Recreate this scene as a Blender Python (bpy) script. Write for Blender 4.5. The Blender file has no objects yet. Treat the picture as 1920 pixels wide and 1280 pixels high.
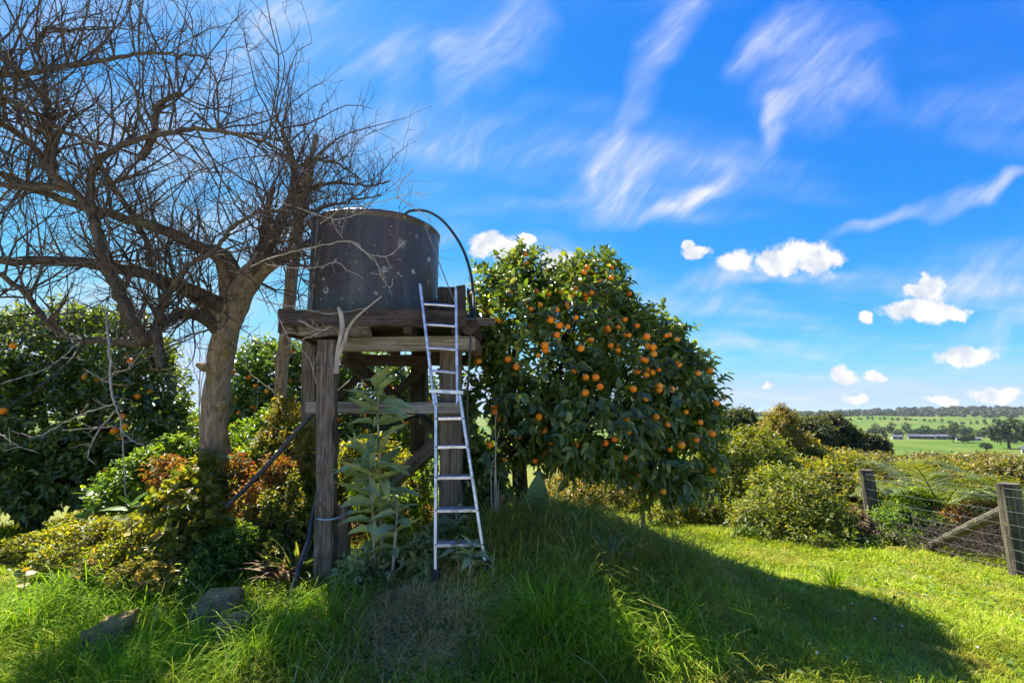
import bpy, math
import numpy as np
from mathutils import Vector, Matrix, Quaternion

# ------------------------------------------------------------------ camera
CAM_Z, FPX, HORIZ = 1.6, 900.0, 780.0
PITCH = math.atan((HORIZ - 640.0) / FPX)
SP, CP = math.sin(PITCH), math.cos(PITCH)
scene = bpy.context.scene
COL = scene.collection
cam_data = bpy.data.cameras.new('camera')
cam_data.sensor_width = 36.0
cam_data.lens = 36.0 * FPX / 1920.0
cam_data.clip_start, cam_data.clip_end = 0.05, 30000.0
cam = bpy.data.objects.new('camera', cam_data)
cam.location = (0, 0, CAM_Z)
cam.rotation_euler = (math.pi / 2 + PITCH, 0, 0)
COL.objects.link(cam)
scene.camera = cam
scene.render.resolution_x, scene.render.resolution_y = 1024, 682

# ------------------------------------------------------------------ light
SUN_AZ, SUN_EL = math.radians(-34.0), math.radians(51.0)     # azimuth clockwise from +Y
SUN_DIR = Vector((math.sin(SUN_AZ) * math.cos(SUN_EL), math.cos(SUN_AZ) * math.cos(SUN_EL), math.sin(SUN_EL)))
SKY_STRENGTH, SUN_STRENGTH, EXPOSURE = 0.10, 4.3, 1.75
sun_data = bpy.data.lights.new('sun', 'SUN')
sun_data.energy, sun_data.angle, sun_data.color = SUN_STRENGTH, math.radians(0.53), (1.0, 0.93, 0.82)
sun = bpy.data.objects.new('sun', sun_data)
sun.rotation_euler = SUN_DIR.to_track_quat('Z', 'Y').to_euler()
sun.location = (-20, 30, 40)
COL.objects.link(sun)
vs = scene.view_settings
vs.view_transform, vs.look, vs.exposure, vs.gamma = 'Standard', 'None', EXPOSURE, 1.0
vs.use_curve_mapping = False
cy = scene.cycles
cy.max_bounces, cy.diffuse_bounces, cy.glossy_bounces, cy.transmission_bounces = 6, 4, 2, 4
cy.transparent_max_bounces, cy.volume_bounces = 6, 0
cy.caustics_reflective = cy.caustics_refractive = False
cy.use_adaptive_sampling = True
cy.adaptive_threshold = 0.02
cy.sample_clamp_indirect = 6.0


def ray(px, py):
    u, v = (px - 960.0) / FPX, (640.0 - py) / FPX
    return u, CP - v * SP, SP + v * CP          # right, forward, up


def P(px, py, Y):
    """world point that the photograph shows at (px, py), standing Y metres in front"""
    u, F, U = ray(px, py)
    t = Y / F
    return np.array((u * t, Y, CAM_Z + U * t))


def PXR(r_px, py, Y):
    """length in metres of r_px pixels at forward distance Y"""
    return r_px / FPX * Y / ray(960, py)[1]


# ------------------------------------------------------------------ sky
world = bpy.data.worlds.new('World')
scene.world = world
world.use_nodes = True
wt = world.node_tree
wt.nodes.clear()


class NT:
    """terse node building"""
    def __init__(s, tree): s.t = tree
    def n(s, kind, **kw):
        nd = s.t.nodes.new(kind)
        for k, v in kw.items(): setattr(nd, k, v)
        return nd
    def put(s, sock, val):
        if isinstance(val, bpy.types.NodeSocket): s.t.links.new(val, sock)
        elif val is not None: sock.default_value = val
    def math(s, op, a, b=None, c=None, clamp=False):
        nd = s.n('ShaderNodeMath', operation=op, use_clamp=clamp)
        for i, v in enumerate((a, b, c)): s.put(nd.inputs[i], v)
        return nd.outputs[0]
    def vmath(s, op, a, b=None):
        nd = s.n('ShaderNodeVectorMath', operation=op)
        s.put(nd.inputs[0], a)
        if op == 'SCALE': s.put(nd.inputs[3], b)
        elif b is not None: s.put(nd.inputs[1], b)
        return nd.outputs['Value'] if op == 'LENGTH' else nd.outputs[0]
    def mix(s, fac, a, b, blend='MIX'):
        nd = s.n('ShaderNodeMix', data_type='RGBA', blend_type=blend)
        s.put(nd.inputs[0], fac); s.put(nd.inputs[6], a); s.put(nd.inputs[7], b)
        return nd.outputs[2]
    def rng(s, v, a, b, c=0.0, d=1.0, smooth=True):
        nd = s.n('ShaderNodeMapRange', interpolation_type='SMOOTHSTEP' if smooth else 'LINEAR')
        s.put(nd.inputs[0], v)
        for i, x in enumerate((a, b, c, d)): s.put(nd.inputs[i + 1], x)
        return nd.outputs[0]
    def noise(s, vec, scale, detail=4, rough=0.55, dist=0.0, color=False, flat=False):
        nd = s.n('ShaderNodeTexNoise', noise_dimensions='2D' if flat else '3D')
        s.put(nd.inputs['Vector'], vec)
        nd.inputs['Scale'].default_value = scale
        nd.inputs['Detail'].default_value = detail
        nd.inputs['Roughness'].default_value = rough
        nd.inputs['Distortion'].default_value = dist
        return nd.outputs['Color' if color else 'Fac']
    def mapping(s, vec, loc=(0, 0, 0), rot=(0, 0, 0), scale=(1, 1, 1), typ='POINT'):
        nd = s.n('ShaderNodeMapping', vector_type=typ)
        s.put(nd.inputs[0], vec)
        nd.inputs['Location'].default_value = loc
        nd.inputs['Rotation'].default_value = rot
        nd.inputs['Scale'].default_value = scale
        return nd.outputs[0]
    def ramp(s, fac, stops):
        nd = s.n('ShaderNodeValToRGB')
        s.put(nd.inputs[0], fac)
        el = nd.color_ramp.elements
        while len(el) < len(stops): el.new(0.5)
        for e, (p, c) in zip(el, stops):
            e.position = p; e.color = (*c, 1.0)
        return nd.outputs[0]


def build_sky():
    g = NT(wt)
    sky = g.n('ShaderNodeTexSky', sky_type='NISHITA', sun_disc=False)
    sky.sun_elevation, sky.sun_rotation = SUN_EL, SUN_AZ
    sky.air_density, sky.dust_density, sky.ozone_density, sky.altitude = 1.0, 0.15, 3.0, 100.0
    # deep, saturated blue as the photograph's processing shows it: one tone curve per channel over the whole sky
    k = SKY_STRENGTH * 2 ** EXPOSURE
    sc = g.n('ShaderNodeSeparateColor'); g.put(sc.inputs[0], sky.outputs[0])
    cc = g.n('ShaderNodeCombineColor')
    for i, (a, p, cap, soft) in enumerate(((.40, 2.2, .55, .15), (.62, 1.08, .76, .16), (1.0, .12, 1.12, .05))):
        x = g.math('MULTIPLY', sc.outputs[i], SKY_STRENGTH * 2.07)
        y = g.math('SMOOTH_MIN', g.math('MULTIPLY', g.math('POWER', x, p), a), cap, soft)
        g.put(cc.inputs[i], g.math('DIVIDE', y, k))
    skyc = cc.outputs[0]
    tc = g.n('ShaderNodeTexCoord')
    sep = g.n('ShaderNodeSeparateXYZ')
    g.put(sep.inputs[0], tc.outputs['Generated'])
    ay = g.math('MAXIMUM', g.math('ABSOLUTE', sep.outputs[1]), 0.08)
    cmb = g.n('ShaderNodeCombineXYZ')
    g.put(cmb.inputs[0], g.math('DIVIDE', sep.outputs[0], ay))
    g.put(cmb.inputs[1], g.math('DIVIDE', sep.outputs[2], ay))
    co = cmb.outputs[0]

    def G(px, py):
        u, F, U = ray(px, py)
        return np.array((u / F, U / F))

    def feats(vec):
        q = g.n('ShaderNodeSeparateXYZ'); g.put(q.inputs[0], vec)
        f1 = g.n('ShaderNodeCombineXYZ'); f2 = g.n('ShaderNodeCombineXYZ')
        for i, (m, n2) in enumerate(((0, 0), (0, 1), (1, 1))):
            g.put(f1.inputs[i], g.math('MULTIPLY', q.outputs[m], q.outputs[n2]))
        g.put(f2.inputs[0], q.outputs[0]); g.put(f2.inputs[1], q.outputs[1]); f2.inputs[2].default_value = 1.0
        return f1.outputs[0], f2.outputs[0]

    def dot(a, b):
        nd = g.n('ShaderNodeVectorMath', operation='DOT_PRODUCT'); g.put(nd.inputs[0], a); nd.inputs[1].default_value = b
        return nd.outputs['Value']

    def ell(ft, px, py, rx, ry, ang):
        """squared elliptical distance from a cloud's middle, as a quadratic form of the sky direction"""
        c = G(px, py)
        k = np.linalg.norm(G(px + 10, py) - c) / 10.0
        t = math.radians(ang)
        ax, bx = np.array((math.cos(t), math.sin(t))) / (rx * k), np.array((-math.sin(t), math.cos(t))) / (ry * k)
        A = np.outer(ax, ax) + np.outer(bx, bx)
        l = -2 * A @ c
        return g.math('ADD', dot(ft[0], (A[0, 0], 2 * A[0, 1], A[1, 1])), dot(ft[1], (l[0], l[1], c @ A @ c)))
    # cirrus: soft wind-drawn streaks
    wob = g.vmath('SUBTRACT', g.noise(co, 4.0, 2, color=True, flat=True), (0.5, 0.5, 0.5))
    co_c = g.vmath('ADD', co, g.vmath('SCALE', wob, 0.16))
    st = g.mapping(co_c, rot=(0, 0, math.radians(42)), scale=(1 / 2.2, 1 / 9, 1), typ='TEXTURE')
    streak = g.noise(st, 1.6, 4, 0.62, flat=True)
    fine = g.noise(g.mapping(co, rot=(0, 0, math.radians(46)), scale=(1 / 4, 1 / 34, 1), typ='TEXTURE'), 1.5, 3, 0.65, flat=True)
    tex = g.math('MULTIPLY', g.rng(streak, 0.22, 0.78, 0.28, 1.05), g.rng(fine, 0.25, 0.75, 0.70, 1.08))
    fc = feats(co_c)
    cir = None
    for px, py, rx, ry, ang, s in [
        (930, 75, 160, 80, 50, .50), (870, 150, 110, 55, 70, .30), (760, 130, 130, 60, 80, .20),
        (1255, 40, 150, 48, 60, .52), (1190, 180, 160, 34, 60, .28), (1150, 345, 125, 82, 18, .80), (1120, 285, 90, 50, 60, .35),
        (1460, 70, 150, 44, 45, .55), (1540, 120, 190, 110, 35, .38), (1450, 225, 85, 28, 48, .62), (1560, 180, 150, 60, 20, .36),
        (1318, 362, 88, 26, 30, .85), (1250, 395, 80, 22, 20, .35),
        (1850, 352, 130, 24, 24, 1.0), (1700, 400, 190, 20, 26, .45),
        (1365, 540, 130, 42, 12, .80), (1340, 592, 110, 20, 2, .45), (1500, 545, 130, 16, 6, .35),
        (1850, 515, 200, 55, 14, .42), (1700, 520, 200, 40, 18, .28), (1880, 600, 150, 30, 8, .40), (1470, 650, 160, 18, -4, .38),
        (1320, 645, 80, 14, 0, .3), (1010, 470, 130, 45, 0, .30), (480, 120, 190, 90, 60, .22), (330, 520, 420, 200, 10, .35),
        (1600, 735, 300, 18, 0, .25)]:
        a = g.math('SUBTRACT', 1.0, ell(fc, px, py, rx * 1.15, ry * 1.15, ang), clamp=True)
        cir = g.math('MULTIPLY_ADD', g.math('MULTIPLY', a, a), s, 0.0 if cir is None else cir)
    # thin cirrus veil added over the whole sky to lift the ambient light
    dome = g.n('ShaderNodeCombineXYZ')
    zz = g.math('ADD', g.math('ABSOLUTE', sep.outputs[2]), 0.12)
    g.put(dome.inputs[0], g.math('DIVIDE', sep.outputs[0], zz)); g.put(dome.inputs[1], g.math('DIVIDE', sep.outputs[1], zz))
    veil = g.noise(g.mapping(dome.outputs[0], rot=(0, 0, .7), scale=(.55, 1.5, 1)), 1.0, 3, .6, flat=True)
    cir = g.math('ADD', cir, g.rng(veil, .40, .78, 0.0, .55))
    cir = g.math('MULTIPLY', cir, tex, clamp=True)
    # cumulus
    bil = g.vmath('SUBTRACT', g.noise(co, 13.0, 3, 0.6, color=True, flat=True), (0.5, 0.5, 0.5))
    co_p = g.vmath('ADD', co, g.vmath('SCALE', bil, 0.04))
    fp = feats(co_p)
    cum = None
    for px, py, rx, ry in [
        (1462, 492, 58, 30), (1530, 486, 72, 36), (1498, 474, 62, 34), (1382, 487, 44, 25), (1308, 474, 32, 20), (1290, 460, 16, 14),
        (1725, 584, 92, 27), (1772, 590, 52, 17), (1748, 540, 38, 36), (1712, 548, 28, 18), (1626, 596, 18, 18),
        (1812, 668, 72, 22), (1580, 704, 27, 20), (1641, 704, 29, 15), (1604, 748, 32, 12), (1765, 748, 37, 12), (1866, 741, 58, 20),
        (1442, 727, 16, 9), (925, 455, 50, 25), (960, 468, 48, 24), (1045, 490, 44, 26), (985, 448, 20, 14), (900, 468, 30, 15)]:
        a = ell(fp, px, py, rx, ry, 0)
        cum = a if cum is None else g.math('MINIMUM', cum, a)
    cum = g.math('SUBTRACT', 1.0, g.math('SQRT', g.math('MAXIMUM', cum, 0.0)))
    fl = g.noise(co, 30.0, 4, 0.66, flat=True)
    cum_a = g.rng(g.math('ADD', cum, g.math('MULTIPLY', g.math('SUBTRACT', fl, 0.5), .95)), 0.02, 0.45)
    up = g.rng(sep.outputs[2], -0.002, 0.02)
    cshade = g.ramp(g.noise(co_p, 17.0, 3, flat=True), [(0.34, (0.70, 0.76, 0.88)), (0.56, (1.0, 1.0, 1.0))])
    cwhite = g.mix(1.0, cshade, (1.05 / k, 1.04 / k, 1.03 / k, 1), 'MULTIPLY')
    col = g.mix(g.math('MULTIPLY', cir, up), skyc, (.86 / k, .90 / k, 1.0 / k, 1))
    col = g.mix(g.math('MULTIPLY', cum_a, up), col, cwhite)
    bg = g.n('ShaderNodeBackground')
    g.put(bg.inputs[0], col)
    bg.inputs[1].default_value = SKY_STRENGTH
    out = g.n('ShaderNodeOutputWorld')
    g.put(out.inputs[0], bg.outputs[0])


build_sky()
world.cycles.sampling_method = 'MANUAL'
world.cycles.sample_map_resolution = 256

# ------------------------------------------------------------------ helpers
R = np.random.default_rng(7)
UP = np.array((0.0, 0.0, 1.0))


def unit(v):
    v = np.asarray(v, float)
    return v / np.maximum(np.linalg.norm(v, axis=-1, keepdims=True), 1e-9)


def rand_dirs(n, rng=R):
    return unit(rng.normal(size=(n, 3)))


_W = np.random.default_rng(3).normal(size=(6, 3))
_PH = np.random.default_rng(4).uniform(0, 6.28, 6)


def snoise(p, f=1.0):
    """cheap smooth noise, about -1..1"""
    p = np.asarray(p, float) * f
    return np.sin(p @ _W.T + _PH).sum(-1) / 3.0


def mesh_np(name, V, F, mat=None, flat=False):
    me = bpy.data.meshes.new(name)
    V = np.ascontiguousarray(V, np.float32).reshape(-1, 3)
    F = np.ascontiguousarray(F, np.int32)
    m, k = F.shape
    me.vertices.add(len(V)); me.vertices.foreach_set('co', V.ravel())
    me.loops.add(m * k); me.loops.foreach_set('vertex_index', F.ravel())
    me.polygons.add(m)
    me.polygons.foreach_set('loop_start', np.arange(0, m * k, k, dtype=np.int32))
    me.update(calc_edges=True)
    if flat: me.shade_flat()
    if mat: me.materials.append(mat)
    return me


def link(name, me, parent=None, loc=(0, 0, 0)):
    o = bpy.data.objects.new(name, me)
    COL.objects.link(o)
    if parent is not None: o.parent = parent
    o.location = loc
    return o


def tag(o, label, cat, group=None, kind=None):
    if label: o['label'] = label
    if cat: o['category'] = cat
    if group: o['group'] = group
    if kind: o['kind'] = kind
    return o


def thing(name, label, cat, loc, group=None):
    o = bpy.data.objects.new(name, None)
    o.empty_display_size = 0.1
    COL.objects.link(o)
    o.location = tuple(float(c) for c in loc)
    return tag(o, label, cat, group)


class MB:
    """collects polygons of one mesh (world coordinates; origin moved to the parent at build)"""
    def __init__(s): s.v, s.f = [], []
    def add(s, V, F):
        o = len(s.v)
        s.v.extend([tuple(map(float, p)) for p in V]); s.f.extend([tuple(int(i) + o for i in f) for f in F])
    def tube(s, pts, rad, sides=6, cap=True, knob=0.0):
        pts = np.asarray(pts, float); n = len(pts)
        rad = np.broadcast_to(np.asarray(rad, float), (n,))
        T = np.gradient(pts, axis=0); T = unit(T)
        a = np.array((0, 0, 1.0)) if abs(T[0][2]) < .9 else np.array((1.0, 0, 0))
        A = unit(np.cross(T[0], a))
        V = []
        ang = np.arange(sides) * 2 * np.pi / sides
        for i in range(n):
            A = unit(A - T[i] * (A @ T[i])); B = np.cross(T[i], A)
            rr = rad[i] * (1 + knob * np.sin(ang * 3 + i * 1.7) * .5 + (knob * R.normal(size=sides) * .5 if knob else 0))
            V.extend(pts[i] + (np.cos(ang) * rr)[:, None] * A + (np.sin(ang) * rr)[:, None] * B)
        F = []
        for i in range(n - 1):
            for j in range(sides):
                k = (j + 1) % sides
                F.append((i * sides + j, i * sides + k, (i + 1) * sides + k, (i + 1) * sides + j))
        if cap:
            F.append(tuple(range(sides))[::-1]); F.append(tuple(range((n - 1) * sides, n * sides)))
        s.add(V, F)
    def build(s, name, mat, parent=None, flat=False):
        me = bpy.data.meshes.new(name)
        off = np.array(parent_world(parent)) if parent is not None else np.zeros(3)
        me.from_pydata([tuple(np.array(p) - off) for p in s.v], [], s.f)
        if flat: me.shade_flat()
        me.materials.append(mat)
        return link(name, me, parent)


def parent_world(o):
    p = Vector((0, 0, 0))
    while o is not None:
        p = p + o.location; o = o.parent
    return p


def smooth_path(pts, n, wob=0.0, rng=R):
    """Catmull-Rom through pts, n samples, with a little wobble"""
    pts = np.asarray(pts, float)
    if len(pts) == 2: pts = np.array([pts[0], (pts[0] + pts[1]) / 2, pts[1]])
    q = np.vstack([2 * pts[0] - pts[1], pts, 2 * pts[-1] - pts[-2]])
    t = np.linspace(0, len(pts) - 1 - 1e-6, n)
    i = t.astype(int); u = (t - i)[:, None]
    p0, p1, p2, p3 = q[i], q[i + 1], q[i + 2], q[i + 3]
    out = .5 * (2 * p1 + (p2 - p0) * u + (2 * p0 - 5 * p1 + 4 * p2 - p3) * u ** 2 + (3 * p1 - p0 - 3 * p2 + p3) * u ** 3)
    if wob:
        out[1:-1] += rng.normal(size=(n - 2, 3)) * wob
    return out


def beam(name, p0, p1, w, d, mat, parent, roll=0.0, wear=0.003, nseg=8, taper=1.0, rng=R, face=None):
    """squared timber from p0 to p1: chamfered section w x d, uneven edges; object x axis runs along the grain"""
    p0, p1 = np.asarray(p0, float), np.asarray(p1, float)
    L = float(np.linalg.norm(p1 - p0))
    c = min(w, d) * .07
    prof = np.array([(w/2-c, -d/2), (w/2, -d/2+c), (w/2, d/2-c), (w/2-c, d/2), (-w/2+c, d/2), (-w/2, d/2-c), (-w/2, -d/2+c), (-w/2+c, -d/2)])
    V, F = [], []
    for i in range(nseg + 1):
        s = 1 + (taper - 1) * i / nseg
        q = prof * s + rng.normal(size=prof.shape) * wear
        x = L * i / nseg + (rng.normal(size=8) * wear * (2 if i in (0, nseg) else 0))
        off = rng.normal(size=2) * wear * .8
        V.extend(np.column_stack([x, q + off]))
    for i in range(nseg):
        for j in range(8):
            k = (j + 1) % 8
            F.append((i*8+j, i*8+k, (i+1)*8+k, (i+1)*8+j))
    F.append(tuple(range(8))[::-1]); F.append(tuple(range(nseg*8, nseg*8+8)))
    me = bpy.data.meshes.new(name)
    me.from_pydata([tuple(map(float, v)) for v in V], [], F)
    me.shade_flat(); me.materials.append(mat)
    o = link(name, me, parent)
    X = Vector(p1 - p0).normalized()
    ref = Vector((0, 0, 1)) if abs(X.z) < .9 else Vector((0, 1, 0))
    Yv = ref.cross(X).normalized(); Zv = X.cross(Yv)
    M = Matrix((X, Yv, Zv)).transposed().to_quaternion() @ Quaternion((1, 0, 0), roll)
    o.rotation_mode = 'QUATERNION'; o.rotation_quaternion = M
    o.location = Vector(p0) - (parent_world(parent) if parent else Vector((0, 0, 0)))
    return o


# ------------------------------------------------------------------ terrain height
_RT = np.array([0, 10, 14, 20, 40, 60, 120, 300, 450, 700, 950, 1200, 1500, 1800, 2500, 3500, 5200, 7000.])
_HT = np.array([0, -.4, -.8, -1.6, -4.2, -6.5, -11, -19, -23, -25.5, -25.5, -19, -11, -4, 5, 14, 20, 10.])


def sstep(x, a, b):
    t = np.clip((x - a) / (b - a), 0, 1)
    return t * t * (3 - 2 * t)


def near_h(x, y):
    side = sstep(x, -3, 2)
    h = -.03 * np.maximum(x, 0) - .05 * (y - 3.2) * side * (y > 3.2)
    h = h + .70 * np.exp(-((x - .3) / 1.9) ** 2 - ((y - 4.75) / 1.25) ** 2)
    h = h + .28 * np.exp(-((x + 2.6) / 1.6) ** 2 - ((y - 6.0) / 1.5) ** 2)
    h = h + .035 * np.sin(x * 1.9 + 1) * np.sin(y * 1.7) + .018 * np.sin(x * 4.1) * np.sin(y * 3.7 + 2)
    return h


def H(x, y):
    x, y = np.asarray(x, float), np.asarray(y, float)
    r = np.hypot(x, y)
    far = np.interp(r, _RT, _HT)
    az = np.degrees(np.arctan2(x, y))
    amp = np.clip(r / 1500, 0, 1) * 5.0
    far = far + amp * (np.sin(x * .0041 + 1) * np.sin(y * .0036) + .5 * np.sin(x * .011 + y * .007))
    far = far + sstep(r, 180, 420) * (1 - sstep(r, 1500, 2000)) * (3.2 * np.sin(x * .0155 + .6) * np.sin(y * .0125 + .9) + 1.6 * np.sin(x * .031 - y * .017))
    far = far + 26 * np.exp(-((az - 29) / 4.5) ** 2 - ((r - 5600) / 700) ** 2) + 15 * np.exp(-((az - 23) / 4) ** 2 - ((r - 5600) / 700) ** 2)
    far = far + 14 * np.exp(-((az - 45) / 9) ** 2 - ((r - 2600) / 500) ** 2)
    s = sstep(r, 8.5, 16)
    return near_h(x, y) * (1 - s) + far * s


# ------------------------------------------------------------------ materials
def new_mat(name):
    m = bpy.data.materials.new(name)
    m.use_nodes = True
    t = m.node_tree
    b = t.nodes['Principled BSDF']
    return m, NT(t), b, t.nodes['Material Output']


LEAF_GAIN = 1.9       # a leaf both reflects and transmits; the two lobes share this colour


def leaf_mat(name, stops, trans=0.45, tint=(1.25, 1.2, .45), rough=.42, spec=.35, patch=None):
    """foliage: colour differs from leaf to leaf; thin blades let light through"""
    m, g, b, out = new_mat(name)
    geo = g.n('ShaderNodeNewGeometry'); oi = g.n('ShaderNodeObjectInfo')
    rnd = g.math('FRACT', g.math('ADD', geo.outputs['Random Per Island'], oi.outputs['Random']))
    col = g.ramp(rnd, [(q, tuple(min(.9, v * LEAF_GAIN) for v in c)) for q, c in stops])
    pos = geo.outputs['Position']
    nz = g.noise(pos, 1.3, 3)
    val = g.rng(nz, .3, .7, .75, 1.2)
    hs = g.n('ShaderNodeHueSaturation'); g.put(hs.inputs['Color'], col); g.put(hs.inputs['Value'], val)
    col = hs.outputs[0]
    if patch:
        pc, scale, lo, hi = patch
        col = g.mix(g.rng(g.noise(pos, scale, 3), lo, hi), col, (*[v * LEAF_GAIN for v in pc], 1))
    g.put(b.inputs['Base Color'], col)
    b.inputs['Roughness'].default_value = rough
    b.inputs['Specular IOR Level'].default_value = spec
    tr = g.n('ShaderNodeBsdfTranslucent')
    g.put(tr.inputs[0], g.mix(1.0, col, (*tint, 1), 'MULTIPLY'))
    mx = g.n('ShaderNodeMixShader')
    mx.inputs[0].default_value = trans
    g.put(mx.inputs[1], b.outputs[0]); g.put(mx.inputs[2], tr.outputs[0])
    g.put(out.inputs[0], mx.outputs[0])
    return m


def bump(g, b, height, strength=.4, dist=.02):
    bp = g.n('ShaderNodeBump')
    bp.inputs['Strength'].default_value = strength; bp.inputs['Distance'].default_value = dist
    g.put(bp.inputs['Height'], height); g.put(b.inputs['Normal'], bp.outputs[0])


def wood_mat(name, dark, light, lichen=(.20, .21, .13), lich=.66, rough=.85):
    m, g, b, out = new_mat(name)
    tc = g.n('ShaderNodeTexCoord'); oi = g.n('ShaderNodeObjectInfo')
    co = g.vmath('ADD', tc.outputs['Object'], g.vmath('SCALE', (7.1, 3.3, 5.7), oi.outputs['Random']))
    grain = g.noise(g.mapping(co, scale=(1.6, 42, 42)), 1.4, 5, .65, .25)
    blot = g.noise(g.mapping(co, scale=(2.2, 7, 7)), 1.3, 4)
    f = g.math('ADD', g.math('MULTIPLY', grain, .65), g.math('MULTIPLY', blot, .35))
    col = g.ramp(f, [(.30, tuple(c * .35 for c in dark)), (.45, dark), (.62, light)])
    lm = g.rng(g.noise(co, 9.0, 5, .65), lich, lich + .08)
    col = g.mix(lm, col, (*lichen, 1))
    g.put(b.inputs['Base Color'], col)
    b.inputs['Roughness'].default_value = rough; b.inputs['Specular IOR Level'].default_value = .2
    bump(g, b, grain, .7, .012)
    return m


def bark_mat(name, dark, light, lichen=(.16, .17, .06), lich=.60, scale=1.0):
    m, g, b, out = new_mat(name)
    geo = g.n('ShaderNodeNewGeometry'); pos = geo.outputs['Position']
    n1 = g.noise(g.mapping(pos, scale=(14*scale, 14*scale, 4*scale)), 1.5, 6, .65, .4)
    col = g.ramp(n1, [(.3, dark), (.68, light)])
    col = g.mix(g.rng(g.noise(pos, 5.0*scale, 5, .6), lich, lich + .1), col, (*lichen, 1))
    g.put(b.inputs['Base Color'], col)
    b.inputs['Roughness'].default_value = .85; b.inputs['Specular IOR Level'].default_value = .2
    bump(g, b, n1, .8, .03)
    return m


def plain_mat(name, col, rough=.5, metal=0.0, spec=.5, var=.25, scale=12.0, bmp=0.0):
    m, g, b, out = new_mat(name)
    tc = g.n('ShaderNodeTexCoord')
    nz = g.noise(tc.outputs['Object'], scale, 5, .6)
    c = g.mix(g.rng(nz, .3, .7), (*[x * (1 - var) for x in col], 1), (*[min(1, x * (1 + var)) for x in col], 1))
    g.put(b.inputs['Base Color'], c)
    g.put(b.inputs['Roughness'], g.rng(nz, .3, .7, max(.05, rough - .1), min(1, rough + .12)))
    b.inputs['Metallic'].default_value = metal; b.inputs['Specular IOR Level'].default_value = spec
    if bmp: bump(g, b, nz, bmp, .01)
    return m


M = {}
M['citrus'] = leaf_mat('citrus_leaf', [(0, (.030, .050, .012)), (.35, (.045, .075, .016)), (.7, (.066, .098, .020)), (.90, (.10, .13, .025)), (1, (.15, .16, .03))], .36, (1.9, 1.75, .25), .33, .65)
M['citrus_lit'] = leaf_mat('citrus_leaf_pale', [(0, (.024, .052, .012)), (.5, (.045, .085, .018)), (1, (.10, .14, .03))], .34, (1.9, 1.8, .35), .38, .45)
M['bright'] = leaf_mat('bright_leaf', [(0, (.035, .075, .012)), (.5, (.065, .12, .018)), (.85, (.10, .155, .022)), (1, (.15, .18, .03))], .50, (1.7, 1.55, .25), .42, .35)
M['yellow'] = leaf_mat('yellow_leaf', [(0, (.07, .09, .016)), (.4, (.13, .13, .022)), (.75, (.19, .15, .025)), (1, (.22, .13, .03))], .40, (1.5, 1.3, .35), .45, .35)
M['yellowgreen'] = leaf_mat('yellow_green_leaf', [(0, (.05, .075, .014)), (.5, (.10, .12, .02)), (.85, (.16, .155, .025)), (1, (.19, .13, .03))], .52, (1.7, 1.5, .25), .42, .35)
M['avocado'] = leaf_mat('avocado_leaf', [(0, (.035, .055, .012)), (.35, (.075, .085, .018)), (.75, (.135, .115, .024)), (1, (.17, .12, .035))], .32, (1.5, 1.3, .4), .42, .45)
M['autumn'] = leaf_mat('autumn_leaf', [(0, (.07, .08, .018)), (.35, (.13, .10, .02)), (.7, (.19, .11, .022)), (.92, (.17, .065, .02)), (1, (.20, .03, .02))], .45, (1.5, 1.15, .4), .5, .3)
M['hedge'] = leaf_mat('hedge_leaf', [(0, (.040, .058, .010)), (.5, (.080, .105, .016)), (.85, (.125, .14, .020)), (1, (.17, .15, .03))], .45, (1.7, 1.5, .25), .42, .35)
M['dark'] = leaf_mat('dark_leaf', [(0, (.026, .034, .012)), (.6, (.048, .056, .018)), (1, (.085, .085, .025))], .32, (1.5, 1.5, .5), .5, .3)
M['woolly'] = leaf_mat('woolly_leaf', [(0, (.15, .175, .075)), (.5, (.21, .235, .10)), (1, (.26, .28, .13))], .40, (1.2, 1.25, .5), .85, .05)
M['taro'] = leaf_mat('taro_leaf', [(0, (.075, .115, .035)), (1, (.10, .145, .045))], .42, (1.4, 1.5, .45), .45, .35)
M['strap'] = leaf_mat('strap_leaf', [(0, (.040, .070, .020)), (.7, (.070, .105, .030)), (1, (.16, .13, .04))], .38, (1.5, 1.5, .4), .42, .4)
M['canna'] = leaf_mat('canna_leaf', [(0, (.06, .12, .02)), (1, (.11, .17, .025))], .5, (1.6, 1.6, .3), .4, .4)
M['dead'] = leaf_mat('dead_leaf', [(0, (.08, .055, .035)), (.5, (.15, .10, .06)), (1, (.24, .17, .10))], .25, (1.2, 1.0, .7), .8, .1)
M['grass'] = leaf_mat('grass_blade', [(0, (.095, .130, .011)), (.5, (.150, .205, .015)), (.90, (.185, .230, .016)), (.95, (.28, .23, .06)), (1, (.38, .30, .10))], .30, (1.5, 1.45, .20), .6, .05, patch=((.175, .150, .030), 1.1, .50, .72))
M['mound_grass'] = leaf_mat('mound_grass_blade', [(0, (.13, .145, .022)), (.6, (.19, .21, .032)), (.9, (.23, .24, .05)), (.95, (.34, .26, .08)), (1, (.42, .33, .11))], .26, (1.35, 1.3, .4), .6, .08)
M['lush'] = leaf_mat('lush_blade', [(0, (.080, .150, .009)), (.6, (.125, .220, .012)), (.95, (.165, .25, .018)), (1, (.28, .25, .07))], .34, (1.5, 1.45, .15), .6, .06)
M['hay'] = leaf_mat('hay_blade', [(0, (.34, .22, .075)), (.5, (.46, .33, .12)), (.85, (.47, .37, .16)), (1, (.15, .16, .03))], .30, (1.1, 1.0, .8), .75, .2)
M['palm'] = leaf_mat('palm_leaflet', [(0, (.045, .07, .016)), (.6, (.085, .11, .022)), (1, (.14, .15, .04))], .35, (1.5, 1.4, .35), .4, .5)
M['far_tree'] = leaf_mat('far_tree_leaf', [(0, (.016, .026, .012)), (.6, (.030, .044, .018)), (1, (.05, .06, .022))], .2, (1.4, 1.4, .5), .7, .15)
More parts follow.
